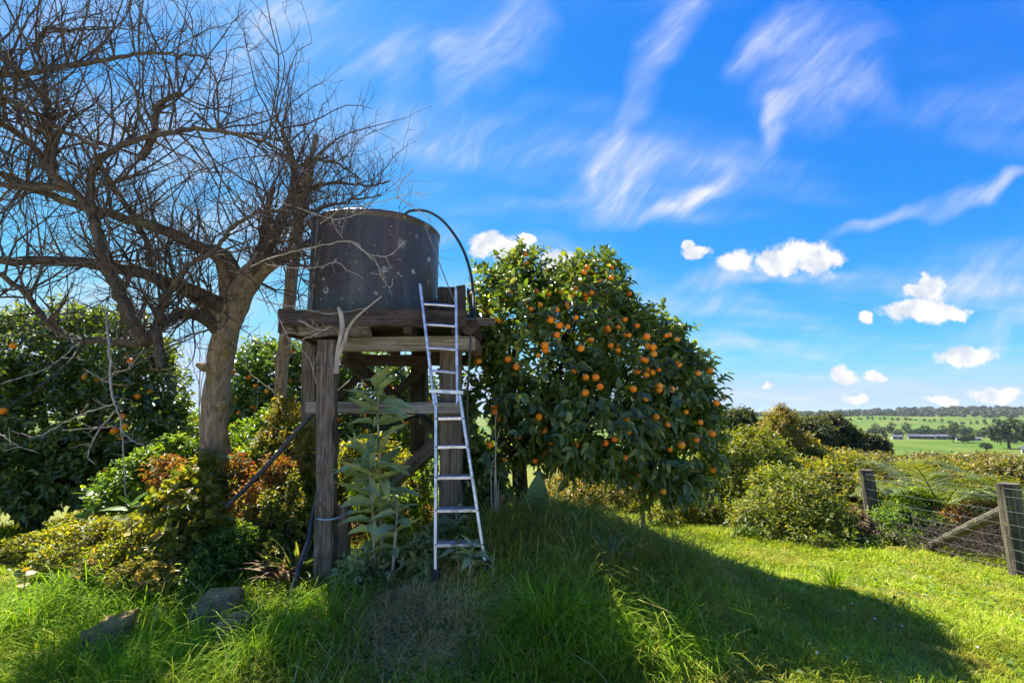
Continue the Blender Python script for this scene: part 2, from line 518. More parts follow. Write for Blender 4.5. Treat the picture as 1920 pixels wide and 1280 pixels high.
M['bark'] = bark_mat('bare_bark', (.034, .027, .023), (.15, .122, .095), (.15, .15, .06), .58)
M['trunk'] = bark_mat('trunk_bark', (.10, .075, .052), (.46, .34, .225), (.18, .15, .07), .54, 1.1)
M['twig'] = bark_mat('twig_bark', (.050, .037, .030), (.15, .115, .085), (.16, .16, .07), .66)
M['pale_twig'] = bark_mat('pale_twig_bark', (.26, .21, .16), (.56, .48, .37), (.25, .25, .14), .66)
M['dark_bark'] = bark_mat('citrus_bark', (.025, .018, .018), (.09, .07, .06), (.11, .11, .06), .66)
M['wood'] = wood_mat('weathered_timber', (.105, .078, .055), (.27, .215, .155))
M['wood_dark'] = wood_mat('dark_timber', (.042, .031, .023), (.11, .082, .060), (.14, .14, .07), .68)
M['wood_grey'] = wood_mat('grey_timber', (.20, .165, .125), (.42, .36, .28), (.24, .25, .16), .62)
M['fence_wood'] = wood_mat('fence_timber', (.065, .055, .038), (.17, .15, .105), (.16, .17, .06), .56)
M['aluminium'] = plain_mat('aluminium', (.66, .66, .66), .40, .8, .5, .28, 14)
M['wire'] = plain_mat('wire', (.13, .13, .125), .7, .2, .5, .2, 20)
M['hose'] = plain_mat('black_hose', (.022, .023, .028), .42, 0, .5, .3, 6)
M['hose_blue'] = plain_mat('blue_black_hose', (.030, .031, .038), .40, 0, .5, .3, 6)
M['twine'] = plain_mat('blue_twine', (.30, .48, .62), .7, 0, .3, .2, 30)
M['rope'] = plain_mat('old_rope', (.22, .20, .17), .9, 0, .2, .3, 40)
M['rind'] = plain_mat('orange_rind', (.93, .255, .008), .38, 0, .3, .14, 5, .08)
M['rind2'] = plain_mat('ripe_orange_rind', (.90, .21, .010), .40, 0, .3, .14, 5, .08)
M['petal'] = plain_mat('white_petal', (.80, .80, .80), .6, 0, .3, .05)
M['wall_far'] = plain_mat('shed_wall', (.16, .16, .16), .8, 0, .2, .2, .1)
M['roof_far'] = plain_mat('shed_roof', (.10, .11, .13), .6, 0, .3, .2, .1)
M['pale_wall'] = plain_mat('white_wall', (.45, .45, .43), .8, 0, .2, .1, .1)
M['glass_far'] = plain_mat('dark_pane', (.03, .035, .045), .1, 0, .5, .2, 1)


def tank_mat():
    m, g, b, out = new_mat('tank_concrete')
    tc = g.n('ShaderNodeTexCoord'); co = tc.outputs['Object']
    n1 = g.noise(g.mapping(co, scale=(3.0, 3.0, .7)), 1.6, 5, .6)
    col = g.ramp(n1, [(.28, (.026, .021, .022)), (.44, (.060, .042, .040)), (.56, (.042, .046, .040)), (.70, (.095, .080, .066))])
    n2 = g.noise(co, 14, 5, .65)
    run = g.noise(g.mapping(co, scale=(9, 9, .30)), 1.5, 5, .7)                    # rust and lime runs
    col = g.mix(g.rng(run, .48, .68, 0, .55), col, (.13, .075, .048, 1))
    col = g.mix(g.rng(g.noise(g.mapping(co, loc=(4, 1, 0), scale=(14, 14, .35)), 1.5, 4, .7), .58, .74, 0, .35), col, (.20, .185, .15, 1))
    col = g.mix(g.rng(n2, .55, .75, 0, .5), col, (.13, .115, .085, 1))

    def spots(scale, lo, hi, keep, seed):
        v = g.n('ShaderNodeTexVoronoi', feature='F1')
        v.inputs['Scale'].default_value = scale
        wob = g.vmath('SCALE', g.vmath('SUBTRACT', g.noise(co, 24, 3, color=True), (.5, .5, .5)), .05)
        g.put(v.inputs['Vector'], g.vmath('ADD', g.vmath('ADD', co, (seed, seed * .7, seed * .3)), wob))
        sp = g.n('ShaderNodeSeparateColor'); g.put(sp.inputs[0], v.outputs['Color'])
        size = g.rng(sp.outputs[1], 0, 1, .45, 1.15, False)
        d = g.math('DIVIDE', v.outputs['Distance'], size)
        return g.math('MULTIPLY', g.rng(d, hi, lo), g.math('GREATER_THAN', sp.outputs[0], keep))
    area = g.rng(g.noise(g.vmath('ADD', co, (2.2, 0, 5)), 1.7, 3), .42, .60)       # lichen grows in patches
    s = g.math('MAXIMUM', spots(5.0, .19, .30, .40, 1.3), g.math('MAXIMUM', spots(9.0, .14, .25, .50, 4.1), spots(19, .12, .24, .75, 9.2)))
    s = g.math('MULTIPLY', s, g.rng(area, 0, 1, .30, 1))
    lc = g.ramp(n2, [(.3, (.32, .32, .26)), (.6, (.58, .58, .48))])
    col = g.mix(s, col, lc)
    g.put(b.inputs['Base Color'], col)
    b.inputs['Roughness'].default_value = .40
    b.inputs['Specular IOR Level'].default_value = .5
    bump(g, b, g.math('ADD', n2, g.math('MULTIPLY', s, .6)), .35, .012)
    return m


def stone_mat():
    m, g, b, out = new_mat('mossy_stone')
    tc = g.n('ShaderNodeTexCoord'); co = tc.outputs['Object']
    geo = g.n('ShaderNodeNewGeometry')
    n1 = g.noise(co, 9, 6, .7); n2 = g.noise(co, 3.5, 4)
    col = g.ramp(n1, [(.3, (.11, .075, .048)), (.65, (.32, .22, .13))])
    sp = g.n('ShaderNodeSeparateXYZ'); g.put(sp.inputs[0], geo.outputs['Normal'])
    top = g.rng(sp.outputs[2], .3, .8)
    moss = g.ramp(g.noise(co, 16, 5, .7), [(.35, (.28, .16, .04)), (.55, (.42, .27, .08)), (.70, (.54, .46, .28))])
    col = g.mix(g.math('MULTIPLY', top, g.rng(n2, .25, .5)), col, moss)
    g.put(b.inputs['Base Color'], col)
    b.inputs['Roughness'].default_value = .9
    bump(g, b, n1, .8, .03)
    return m


def ground_mat():
    m, g, b, out = new_mat('ground_turf')
    geo = g.n('ShaderNodeNewGeometry'); pos = geo.outputs['Position']
    n1 = g.noise(pos, 3.0, 6, .65); n2 = g.noise(pos, .8, 4)
    near = g.ramp(n1, [(.30, (.12, .10, .035)), (.5, (.16, .18, .028)), (.7, (.20, .21, .035))])
    near = g.mix(g.rng(n2, .55, .7, 0, .6), near, (.20, .155, .09, 1))
    fa = g.noise(pos, .006, 3, .5); fb = g.noise(pos, .035, 5, .6)
    far = g.ramp(g.noise(pos, .011, 4, .6), [(.35, (.055, .115, .010)), (.5, (.085, .150, .014)), (.62, (.135, .155, .028)), (.72, (.12, .11, .035))])
    far = g.mix(g.rng(fb, .48, .72, 0, .55), far, (.15, .15, .05, 1))
    dist = g.vmath('LENGTH', pos)
    col = g.mix(g.rng(dist, 70, 180), near, far)
    g.put(b.inputs['Base Color'], col)
    b.inputs['Roughness'].default_value = .95; b.inputs['Specular IOR Level'].default_value = .1
    bump(g, b, n1, .6, .03)
    return m


M['tank'] = tank_mat()
M['stone'] = stone_mat()
M['ground'] = ground_mat()

# ================================================================== SETTING
def build_ground():
    rings = np.concatenate([[0.0], np.geomspace(.5, 7000, 190)])
    na = 288
    ang = np.arange(na) * 2 * np.pi / na
    rr, aa = np.meshgrid(rings[1:], ang, indexing='ij')
    x, y = rr * np.sin(aa), rr * np.cos(aa)
    V = np.vstack([[0, 0, float(H(0, 0))], np.column_stack([x.ravel(), y.ravel(), H(x, y).ravel()])])
    F = []
    nr = len(rings) - 1
    i, j = np.meshgrid(np.arange(nr - 1), np.arange(na), indexing='ij')
    k = (j + 1) % na
    a, b, c, d = 1 + i*na + j, 1 + (i+1)*na + j, 1 + (i+1)*na + k, 1 + i*na + k
    T = np.vstack([np.column_stack([a.ravel(), b.ravel(), c.ravel()]), np.column_stack([a.ravel(), c.ravel(), d.ravel()]),
                   np.column_stack([np.zeros(na, int), 1 + np.arange(na), 1 + (np.arange(na) + 1) % na])])
    T = T[:, ::-1]
    o = link('ground', mesh_np('ground', V, T, M['ground']))
    tag(o, 'grassy hillside sloping down to green paddocks and low hills', 'ground', kind='structure')


build_ground()


def unseen_bounce_gravel():
    """pale gravel sheet added unseen behind the camera to bounce sunlight into the shade"""
    nx, ny = 60, 50
    xs, ys = np.linspace(-16, 16, nx), np.linspace(-24, 1.9, ny)
    X, Y = np.meshgrid(xs, ys, indexing='ij')
    Y = Y.copy(); Y[:, -1] += .12 * np.sin(xs * 1.7) + .07 * np.sin(xs * 4.3 + 1)
    V = np.column_stack([X.ravel(), Y.ravel(), H(X, Y).ravel() + .03])
    i, j = np.meshgrid(np.arange(nx - 1), np.arange(ny - 1), indexing='ij')
    a = (i * ny + j).ravel()
    F = np.vstack([np.column_stack([a, a + ny, a + ny + 1]), np.column_stack([a, a + ny + 1, a + 1])])
    m, g, b, out = new_mat('bounce_gravel')
    geo = g.n('ShaderNodeNewGeometry')
    n1 = g.noise(geo.outputs['Position'], 45, 3, .7); n2 = g.noise(geo.outputs['Position'], 1.2, 4)
    col = g.ramp(n1, [(.3, (.44, .39, .31)), (.7, (.66, .60, .50))])
    g.put(b.inputs['Base Color'], g.mix(g.rng(n2, .5, .75, 0, .35), col, (.48, .44, .34, 1)))
    b.inputs['Roughness'].default_value = .95; b.inputs['Specular IOR Level'].default_value = .1
    bump(g, b, n1, .8, .02)
    o = link('unseen_bounce_gravel', mesh_np('unseen_bounce_gravel', V, F, m))
    tag(o, 'pale gravel sheet added out of view to bounce sunlight into the shade', 'drive', kind='structure')


unseen_bounce_gravel()

# ================================================================== leaves and foliage
def leaf_arrays(Pn, D, N, L, W, droop=.15, fold=.22):
    """hexagonal leaf folded along its midrib: 6 vertices, 4 triangles"""
    D = unit(D); S = unit(np.cross(D, N)); N = np.cross(S, D)
    L, W = L[:, None], W[:, None]
    dz = np.array((0, 0, -1.0)) * droop * L
    f = N * (fold * W)
    v0 = Pn
    r1 = Pn + D * .28 * L + S * .46 * W + f
    r2 = Pn + D * .66 * L + S * .40 * W + f + dz * .45
    t = Pn + D * L + dz
    l2 = Pn + D * .66 * L - S * .40 * W + f + dz * .45
    l1 = Pn + D * .28 * L - S * .46 * W + f
    V = np.stack([v0, r1, r2, t, l2, l1], 1).reshape(-1, 3)
    base = np.array([(0, 1, 2), (0, 2, 3), (0, 3, 4), (0, 4, 5)])
    F = (np.arange(len(Pn)) * 6)[:, None, None] + base
    return V, F.reshape(-1, 3)


def leaf2_arrays(Pn, D, N, L, W, droop=.1):
    """two-triangle leaf for things farther off"""
    D = unit(D); S = unit(np.cross(D, N)); N = np.cross(S, D)
    L, W = L[:, None], W[:, None]
    V = np.stack([Pn, Pn + D*.45*L + S*.5*W + N*.15*W, Pn + D*L - UP*droop*L, Pn + D*.45*L - S*.5*W + N*.15*W], 1).reshape(-1, 3)
    F = (np.arange(len(Pn)) * 4)[:, None, None] + np.array([(0, 1, 2), (0, 2, 3)])
    return V, F.reshape(-1, 3)


def sprigs(lobes, n, per, L, shell=.35, up=.35, spread=.9, slen=2.0, gapf=3.0, gap=-.55, low=-.85, rng=R, aspect=.46, var=.25, ground=True):
    """leaf positions on short shoots spread through the outer part of a crown made of ellipsoid lobes"""
    lobes = np.asarray(lobes, float)
    c, r = lobes[:, :3], lobes[:, 3:6]
    w = (r[:, 0] * r[:, 2]) ** .9; w /= w.sum()
    k = rng.choice(len(lobes), n, p=w)
    d = rand_dirs(n, rng)
    d[:, 2] = np.where(d[:, 2] < low, -d[:, 2], d[:, 2])
    rad = (1 - shell * rng.random(n) ** 1.4) * (1 + .13 * snoise(d * 2.6 + c[k] * 3.1))
    rad = rad + (rng.random(n) < .07) * rng.random(n) * .30            # stray shoots
    p = c[k] + d * r[k] * rad[:, None]
    keep = snoise(p, gapf / max(.25, float(r.mean()))) > gap
    for i in range(len(lobes)):
        q = np.linalg.norm((p - c[i]) / r[i], axis=1)
        keep &= ~((q < .62) & (k != i))
    if ground: keep &= p[:, 2] > H(p[:, 0], p[:, 1]) + .02
    p, d, k = p[keep], d[keep], k[keep]
    nrm = unit(d / r[k])
    ax = unit(nrm * .8 + UP * up + rng.normal(size=p.shape) * .45)
    m = len(p)
    s = (np.arange(per)[None, :] + rng.random((m, per)) * .6) / per
    pos = p[:, None, :] + ax[:, None, :] * (s * slen * L)[:, :, None]
    ref = unit(np.cross(ax, rng.normal(size=ax.shape)))
    ref2 = np.cross(ax, ref)
    an = np.arange(per)[None, :] * 2.4 + rng.random((m, 1)) * 6.28
    radial = np.cos(an)[:, :, None] * ref[:, None, :] + np.sin(an)[:, :, None] * ref2[:, None, :]
    D = unit(ax[:, None, :] * (.35 + .6 * s[:, :, None]) + radial * spread + rng.normal(size=radial.shape) * .18 - UP * .12)
    N = unit(ax[:, None, :] * .8 + UP * .5 + rng.normal(size=radial.shape) * .35 + nrm[:, None, :] * .2)
    ll = L * (1 + var * rng.normal(size=(m, per))).clip(.45, 1.7)
    pos, D, N, ll = pos.reshape(-1, 3), D.reshape(-1, 3), N.reshape(-1, 3), ll.ravel()
    return pos, D, N, ll, ll * aspect * (1 + .15 * rng.normal(size=len(ll))).clip(.6, 1.4), p, ax


def px_lobes(specs):
    out = []
    for s in specs:
        px, py, Y, rx, rz = s[:5]
        c = P(px, py, Y)
        a, b = PXR(rx, py, Y), PXR(rz, py, Y)
        out.append((*c, a, s[5] if len(s) > 5 else a, b))
    return np.array(out)


def limbs(mb, base, lobes, r0, fork=.45, rng=R, sides=6, twist=.06):
    """a trunk from the base and a limb to every lobe of the crown"""
    cen = lobes[:, :3].mean(0)
    base = np.asarray(base, float)
    f = base + (cen - base) * fork
    mb.tube(smooth_path([base - UP * .1, base + (f - base) * .5 + rng.normal(size=3) * twist, f], 7), np.linspace(r0 * 1.15, r0 * .8, 7), sides + 2, knob=.08)
    for l in lobes:
        tip = l[:3] + rng.normal(size=3) * .15 * l[3:6]
        mid = f + (tip - f) * .5 + rng.normal(size=3) * twist * 2
        mb.tube(smooth_path([f, mid, tip], 7), np.linspace(r0 * .55, r0 * .12, 7), sides)
        for _ in range(4):
            e = l[:3] + rand_dirs(1, rng)[0] * l[3:6] * .85
            mb.tube(smooth_path([mid + (tip - mid) * rng.random(), (mid + e) / 2 + rng.normal(size=3) * twist, e], 5), np.linspace(r0 * .16, .004, 5), 4, cap=False)


def plant(name, label, cat, base, lobes, mat, n, per=6, L=.07, bark='dark_bark', trunk_r=.03, group=None, small=False, part='crown', stem='trunk', **kw):
    """tree or shrub: root Empty, trunk with limbs, crown of leaves"""
    root = thing(name, label, cat, base, group)
    mb = MB(); limbs(mb, base, lobes, trunk_r); mb.build(stem, M[bark], root)
    pos, D, N, ll, ww, p, ax = sprigs(lobes, n, per, L, **kw)
    V, F = (leaf2_arrays if small else leaf_arrays)(pos, D, N, ll, ww)
    o = link(part, mesh_np(part, V - np.array(base), F, M[mat]), root)
    o['kind'] = 'stuff'
    return root


def gbase(px, py, Y):
    q = P(px, py, Y)
    return np.array((q[0], Y, float(H(q[0], Y))))


# ================================================================== TANK STAND
T0 = np.array((-1.2, 4.9, float(H(-1.2, 4.9))))
stand = thing('tank_stand', 'tall weathered timber stand carrying the dark round water tank', 'stand', T0)


def foot(px, py, Y, sink=.25):
    q = P(px, py, Y)
    return np.array((q[0], Y, float(H(q[0], Y)) - sink))


# posts
beam('post', (*P(612, 1110, 4.2)[:2], float(H(-1.5, 4.2)) - .3), P(616, 641, 4.22), .150, .11, M['wood'], stand, wear=.0065, nseg=22)
beam('post', (*P(644, 1105, 4.27)[:2], float(H(-1.4, 4.27)) - .3), P(645, 945, 4.29), .10, .09, M['wood'], stand, wear=.004)
beam('post', foot(582, 1010, 5.65), P(584, 640, 5.65), .17, .17, M['wood'], stand, wear=.004, nseg=12)
beam('post', foot(787, 960, 6.05), P(787, 640, 6.05), .19, .19, M['wood_dark'], stand, wear=.004, nseg=12)
beam('post', foot(847, 1010, 4.82), P(846, 645, 4.82), .21, .20, M['wood'], stand, wear=.004, nseg=12)
# bearers and joists under the deck
zb = 2.22
def bx(px, py, Y): return P(px, py, Y)[0]
beam('bearer', (-1.62, 4.55, 2.28), (-.36, 4.55, 2.285), .12, .13, M['wood_grey'], stand)
beam('bearer', (-2.05, 5.9, 2.28), (-.35, 5.9, 2.28), .10, .13, M['wood_dark'], stand)
for x in (-1.98, -1.45, -.96, -.52):
    beam('joist', (x, 4.32, 2.40), (x + R.normal() * .02, 6.12, 2.40), .07, .10, M['wood_dark'], stand)
# deck planks, front to back
for i, y in enumerate(np.linspace(4.42, 6.1, 10)):
    beam('deck_plank', (-2.12 + R.normal() * .03, y, 2.485 + R.normal() * .004), (-.44 + R.normal() * .03, y, 2.485), .168, .06, M['wood_dark'], stand, wear=.003)
# front fascia and the long plank end that runs into the orange tree
beam('fascia_board', (-2.12, 4.30, 2.485), (-.42, 4.30, 2.485), .05, .145, M['wood_dark'], stand, roll=.03, wear=.007, nseg=16)
beam('fascia_board', (-2.10, 4.345, 2.40), (-1.30, 4.34, 2.37), .04, .10, M['wood'], stand, roll=.1, wear=.007, nseg=10)
beam('fascia_board', (-.95, 4.70, 2.53), (-.17, 4.66, 2.52), .06, .075, M['wood'], stand)
beam('side_board', (-2.14, 4.36, 2.44), (-2.14, 6.0, 2.46), .05, .17, M['wood_dark'], stand)
# rail across the front, upper rail, braces
beam('rail', P(573, 764, 4.46), P(862, 765, 4.62), .06, .105, M['wood_grey'], stand)
beam('rail', P(668, 676, 5.9), P(812, 676, 5.95), .06, .085, M['wood_dark'], stand)
beam('brace', P(646, 668, 4.72), P(770, 772, 5.9), .05, .14, M['wood_dark'], stand)
beam('brace', P(820, 662, 5.2), P(735, 745, 5.9), .05, .09, M['wood_dark'], stand)
beam('brace', P(868, 790, 4.98), P(700, 935, 5.75), .07, .15, M['wood'], stand)
beam('brace', P(775, 770, 5.85), P(840, 830, 5.0), .05, .11, M['wood_dark'], stand)
beam('brace', P(600, 770, 5.6), P(680, 700, 5.9), .05, .09, M['wood_dark'], stand)
# round log end under the hose
mb = MB()
a0, a1 = P(879, 611, 4.52), P(879, 611, 4.52) + np.array((0.02, 1.1, 0.0))
mb.tube(smooth_path([a0, a0 + (a1 - a0) * .02, a1], 6), [.078, .088, .09, .09, .088, .085], 16)
mb.build('log_end', M['wood_dark'], stand)
mb = MB()
a0 = P(885, 645, 4.75)
mb.tube(smooth_path([a0, a0 + np.array((.02, .9, 0))], 4), .075, 12)
mb.build('log_end', M['wood'], stand)
# blue twine tied round the front posts
mb = MB()
tp = [P(594, 972, 4.08), P(612, 974, 4.10), P(634, 970, 4.12), P(648, 962, 4.2), P(658, 956, 4.25)]
mb.tube(smooth_path(tp, 14), .0055, 5)
o = mb.build('blue_twine', M['twine'])
tag(o, 'thin pale blue twine tied across the front stand posts', 'twine')

# ================================================================== WATER TANK
TC = np.array((-1.555, 5.30, 2.515)); TR, TH = .70, 1.17
tank = thing('water_tank', 'dark round water tank spotted with pale lichen on the timber stand', 'tank', TC)


def build_tank():
    n = 72
    ang = np.arange(n) * 2 * np.pi / n
    prof = [(TR*.985, 0), (TR, .015), (TR*1.004, .25), (TR*1.0, .30), (TR*.998, .7), (TR*1.001, 1.08), (TR*1.001, TH-.045), (TR*1.018, TH-.04), (TR*1.02, TH-.008),
            (TR*1.008, TH), (TR*.955, TH), (TR*.945, TH-.03), (TR*.94, .08), (0.001, .08)]
    V = []
    for r, z in prof:
        w = 1 + .006 * np.sin(ang * 3 + z * 2) + .003 * np.sin(ang * 11)
        V.extend(np.column_stack([np.cos(ang) * r * w, np.sin(ang) * r * w, np.full(n, z) + (.004 * np.sin(ang * 5) if z > 1 else 0)]))
    F = []
    for i in range(len(prof) - 1):
        for j in range(n):
            k = (j + 1) % n
            F.append((i*n+j, i*n+k, (i+1)*n+k, (i+1)*n+j))
    o = link('tank_wall', mesh_np('tank_wall', np.array(V), np.array(F), M['tank']), tank)
    # roof sheet, slightly domed, sunk inside the rim
    V, F = [(0, 0, TH + .005)], []
    for r, z in ((.35, TH - .005), (.62, TH - .02)):
        V.extend(np.column_stack([np.cos(ang) * r, np.sin(ang) * r, np.full(n, z)]))
    for j in range(n):
        k = (j + 1) % n
        F.append((0, 1 + j, 1 + k)); F.append((1 + j, 1 + n + j, 1 + n + k)); F.append((1 + j, 1 + n + k, 1 + k))
    link('lid', mesh_np('lid', np.array(V), np.array(F), M['roof_far']), tank)
    # wire strap hanging down the wall at the left
    th = math.radians(180 + 47)
    mb = MB()
    x, y = TC[0] + math.cos(th) * (TR + .010), TC[1] + math.sin(th) * (TR + .010)
    mb.tube([(x, y, TC[2] + .01), (x + .002, y, TC[2] + .6), (x, y - .004, TC[2] + TH + .01)], .008, 6)
    mb.build('strap', M['rope'], tank)
    # timber block and mossy plug on the rim
    q = P(641, 376, 4.95)
    beam('block', (q[0], 4.95, TC[2] + TH - .02), (q[0] + .005, 4.95, TC[2] + TH + .125), .075, .075, M['wood_grey'], tank)
    mb = MB()
    q = P(616, 393, 4.86)
    pts = [(q[0] - .05, 4.83, TC[2] + TH - .05), (q[0] - .01, 4.84, TC[2] + TH + .0), (q[0] + .05, 4.87, TC[2] + TH + .035)]
    mb.tube(smooth_path(pts, 5), [.03, .045, .05, .04, .02], 8, knob=.25)
    mb.build('moss_tuft', M['hay'], tank)
    # dark curved tube drawn in for the outlet stub and strap shadow line
    th = math.radians(180 + 68)
    mb = MB()
    pts = []
    for s in np.linspace(0, 1, 9):
        t2 = th + (s - .5) * .34
        pts.append((TC[0] + math.cos(t2) * (TR + .012), TC[1] + math.sin(t2) * (TR + .012), TC[2] + .50 + .05 * math.sin(s * math.pi)))
    mb.tube(pts, .007, 5)
    mb.build('stub_shadow_line', M['hose'], tank)


build_tank()

# small slatted crate beside the tank
CR = np.array((-.62, 5.05, 2.517))
crate = thing('slatted_crate', 'small dark slatted wooden crate standing beside the water tank', 'crate', CR)
for k, px in enumerate((826, 843, 865)):
    x = P(px, 560, 4.98)[0]
    beam('slat', (x, 4.98, 2.52 if k != 1 else 2.66), (x - .005, 4.96, 2.955 + (.0, .0, .015)[k]), (.05, .13, .10)[k], .022, M['wood_dark'], crate)
for k, y in enumerate((5.02, 5.12, 5.22, 5.32)):
    xx = P(874, 560, 4.98)[0] + .015
    beam('slat', (xx + .05, y, 2.52), (xx, y, 2.95 - k * .01), .022, .085, M['wood_dark'], crate)
for k, px in enumerate((831, 847, 861)):
    x = P(px, 560, 5.38)[0]
    beam('slat', (x, 5.38, 2.52), (x, 5.38, 2.94), .085, .022, M['wood_dark'], crate)
x0, x1 = P(824, 560, 5.0)[0], P(872, 560, 5.0)[0]
beam('rail', (x0, 5.005, 2.72), (x1, 5.005, 2.725), .022, .06, M['wood'], crate)
beam('rail', (x0, 5.005, 2.56), (x1, 5.005, 2.56), .022, .05, M['wood'], crate)

# black hose arching from the tank rim down to the log
mb = MB()
hp = [P(758, 402, 4.72), P(772, 395, 4.72), P(800, 396, 4.74), P(828, 412, 4.76), P(852, 440, 4.76), P(870, 472, 4.74), P(882, 510, 4.70), P(887, 545, 4.62), P(888, 575, 4.50),
      P(889, 597, 4.43), P(878, 598, 4.40), P(864, 605, 4.38), P(857, 618, 4.38)]
mb.tube(smooth_path(hp, 60), .0145, 8)
o = mb.build('water_hose', M['hose'])
tag(o, 'black hose arching from the tank rim down beside the ladder', 'hose')
mb = MB()
mb.tube(smooth_path([P(883, 628, 4.42), P(881, 660, 4.45), P(879, 700, 4.5), P(876, 760, 4.6), P(880, 830, 4.7)], 18), .011, 6)
o = mb.build('drain_pipe', M['hose_blue'])
tag(o, 'thin dark pipe hanging down below the round log end', 'pipe')
mb = MB()
mb.tube(smooth_path([P(796, 424, 4.66), P(815, 470, 4.55), P(832, 515, 4.45), P(853, 567, 4.28)], 16), .0055, 5)
o = mb.build('tether_rope', M['rope'])
tag(o, 'thin slack rope running from the tank rim to the ladder top', 'rope')

# ================================================================== LADDER
LF = P(862, 1035, 4.12)
ladder = thing('ladder', 'aluminium step ladder leaning against the timber tank stand', 'ladder', (LF[0], LF[1], float(H(LF[0], LF[1]))))


def lad(px, py):
    """the ladder lies in one leaning plane: foot at Y 3.98, top at Y 4.24"""
    f = (py - 535.0) / (1045.0 - 535.0)
    return P(px, py, 4.24 - .30 * f)


def rail(p, q, w=.030, d=.065):
    return beam('ladder_rail', p, q, d, w, M['aluminium'], ladder, wear=.0004, nseg=6, roll=0)


AX = dict(wear=.0004, nseg=4)
# lower, flared section
beam('ladder_rail', lad(817, 1078), lad(818, 733), .022, .060, M['aluminium'], ladder, roll=0, **AX)
beam('ladder_rail', lad(911, 1062), lad(861, 733), .022, .060, M['aluminium'], ladder, roll=0, **AX)
for y, xa, xb in ((784, 823, 866), (837, 822, 875), (894, 821, 884), (955, 821, 894), (1019, 820, 903)):
    beam('tread', lad(xa, y), lad(xb, y - 1), .085, .022, M['aluminium'], ladder, roll=.12, **AX)
beam('hinge_cap', lad(806, 733), lad(869, 736), .075, .030, M['aluminium'], ladder, **AX)
# upper, narrow section
beam('ladder_rail', lad(815, 760), lad(788, 534), .020, .050, M['aluminium'], ladder, **AX)
beam('ladder_rail', lad(858, 758), lad(855, 544), .020, .050, M['aluminium'], ladder, **AX)
for y, xa, xb in ((570, 793, 854), (608, 797, 855), (652, 803, 856), (695, 808, 857)):
    mb = MB(); mb.tube([lad(xa, y), lad((xa + xb) / 2, y + 1.5), lad(xb, y + 4)], .0125, 8)
    mb.build('rung', M['aluminium'], ladder)
for px, py in ((819, 738), (860, 740), (818, 757), (859, 755), (819, 784), (869, 784), (819, 837), (878, 837), (819, 894), (887, 894), (819, 955), (897, 955), (819, 1019), (906, 1019)):
    mb = MB(); c = lad(px, py); mb.tube([c - np.array((0, .036, 0)), c + np.array((0, .03, 0))], .008, 8); mb.build('rivet', M['wire'], ladder)
for px, py in ((817, 1078), (911, 1062)):
    mb = MB(); c = lad(px, py); mb.tube([c - np.array((0, 0, .06)), c + np.array((0, 0, .05))], .036, 8); mb.build('foot_cap', M['hose'], ladder)

# pale forked branch propped on the front post
mb = MB()
mb.tube(smooth_path([P(630, 700, 4.06), P(634, 660, 4.05), P(641, 620, 4.04), P(640, 592, 4.04), P(634, 576, 4.04)], 14), [.024, .024, .023, .023, .022, .022, .022, .021, .021, .02, .019, .018, .015, .01], 8, knob=.05)
mb.tube(smooth_path([P(632, 675, 4.05), P(646, 640, 4.03), P(652, 618, 4.02), P(668, 595, 4.0), P(690, 576, 3.98), P(716, 555, 3.95)], 16), np.linspace(.020, .004, 16), 8, knob=.05)
o = mb.build('forked_branch', M['pale_twig'])
tag(o, 'pale smooth forked branch lodged on top of the front stand post', 'branch')

# black poly pipes among the weeds
mb = MB(); mb.tube(smooth_path([P(590, 770, 4.62), P(540, 828, 4.6), P(487, 888, 4.55), P(425, 950, 4.5)], 16), .021, 10)
tag(mb.build('poly_pipe', M['hose_blue']), 'straight black poly pipe slanting up from weeds to the stand rail', 'pipe')
mb = MB(); mb.tube(smooth_path([P(600, 905, 4.35), P(588, 960, 4.3), P(579, 1010, 4.2), P(562, 1060, 4.1), P(543, 1118, 3.98)], 20), .019, 10)
tag(mb.build('poly_pipe', M['hose_blue']), 'curved black poly pipe hanging down beside the front stand post', 'pipe')
mb = MB(); mb.tube(smooth_path([P(636, 765, 4.75), P(655, 768, 4.8), P(672, 785, 4.9), P(690, 800, 5.1), P(740, 795, 5.4), P(782, 778, 5.6)], 24), .016, 8)
tag(mb.build('poly_pipe', M['hose']), 'black pipe sagging behind the cross rail of the stand', 'pipe')

# ================================================================== STONES
def stone(name, label, corners, h, seed, sub=5):
    """rough slab: top outline given by four world points, jittered and rounded"""
    rng = np.random.default_rng(seed)
    c = np.array(corners, float)
    n = sub + 1
    V, F = [], []
    u = np.linspace(0, 1, n)
    lay = [(0, 1.03), (.35, 1.02), (.8, 1.0), (1.0, .93)]
    cen = c.mean(0)
    ring = []
    for i in range(4):
        for t in u[:-1]: ring.append(c[i] * (1 - t) + c[(i + 1) % 4] * t)
    ring = np.array(ring); m = len(ring)
    for f, s in lay:
        q = cen + (ring - cen) * s
        q = q + rng.normal(size=q.shape) * .008
        q[:, 2] = q[:, 2] - h * (1 - f) + rng.normal(size=m) * .006
        V.extend(q)
    q = cen + (ring - cen) * .5; q[:, 2] += .012 + rng.normal(size=m) * .008
    V.extend(q); V.append(cen + np.array((0, 0, .015)))
    for i in range(4):
        for j in range(m):
            k = (j + 1) % m
            F.append((i*m+j, i*m+k, (i+1)*m+k)); F.append((i*m+j, (i+1)*m+k, (i+1)*m+j))
    for j in range(m): F.append((4*m+j, 4*m+(j+1) % m, 5*m))
    base = np.array((cen[0], cen[1], cen[2] - h))
    o = link(name, mesh_np(name, np.array(V) - base, np.array(F), M['stone'], flat=True), None, tuple(base))
    tag(o, label, 'stone')


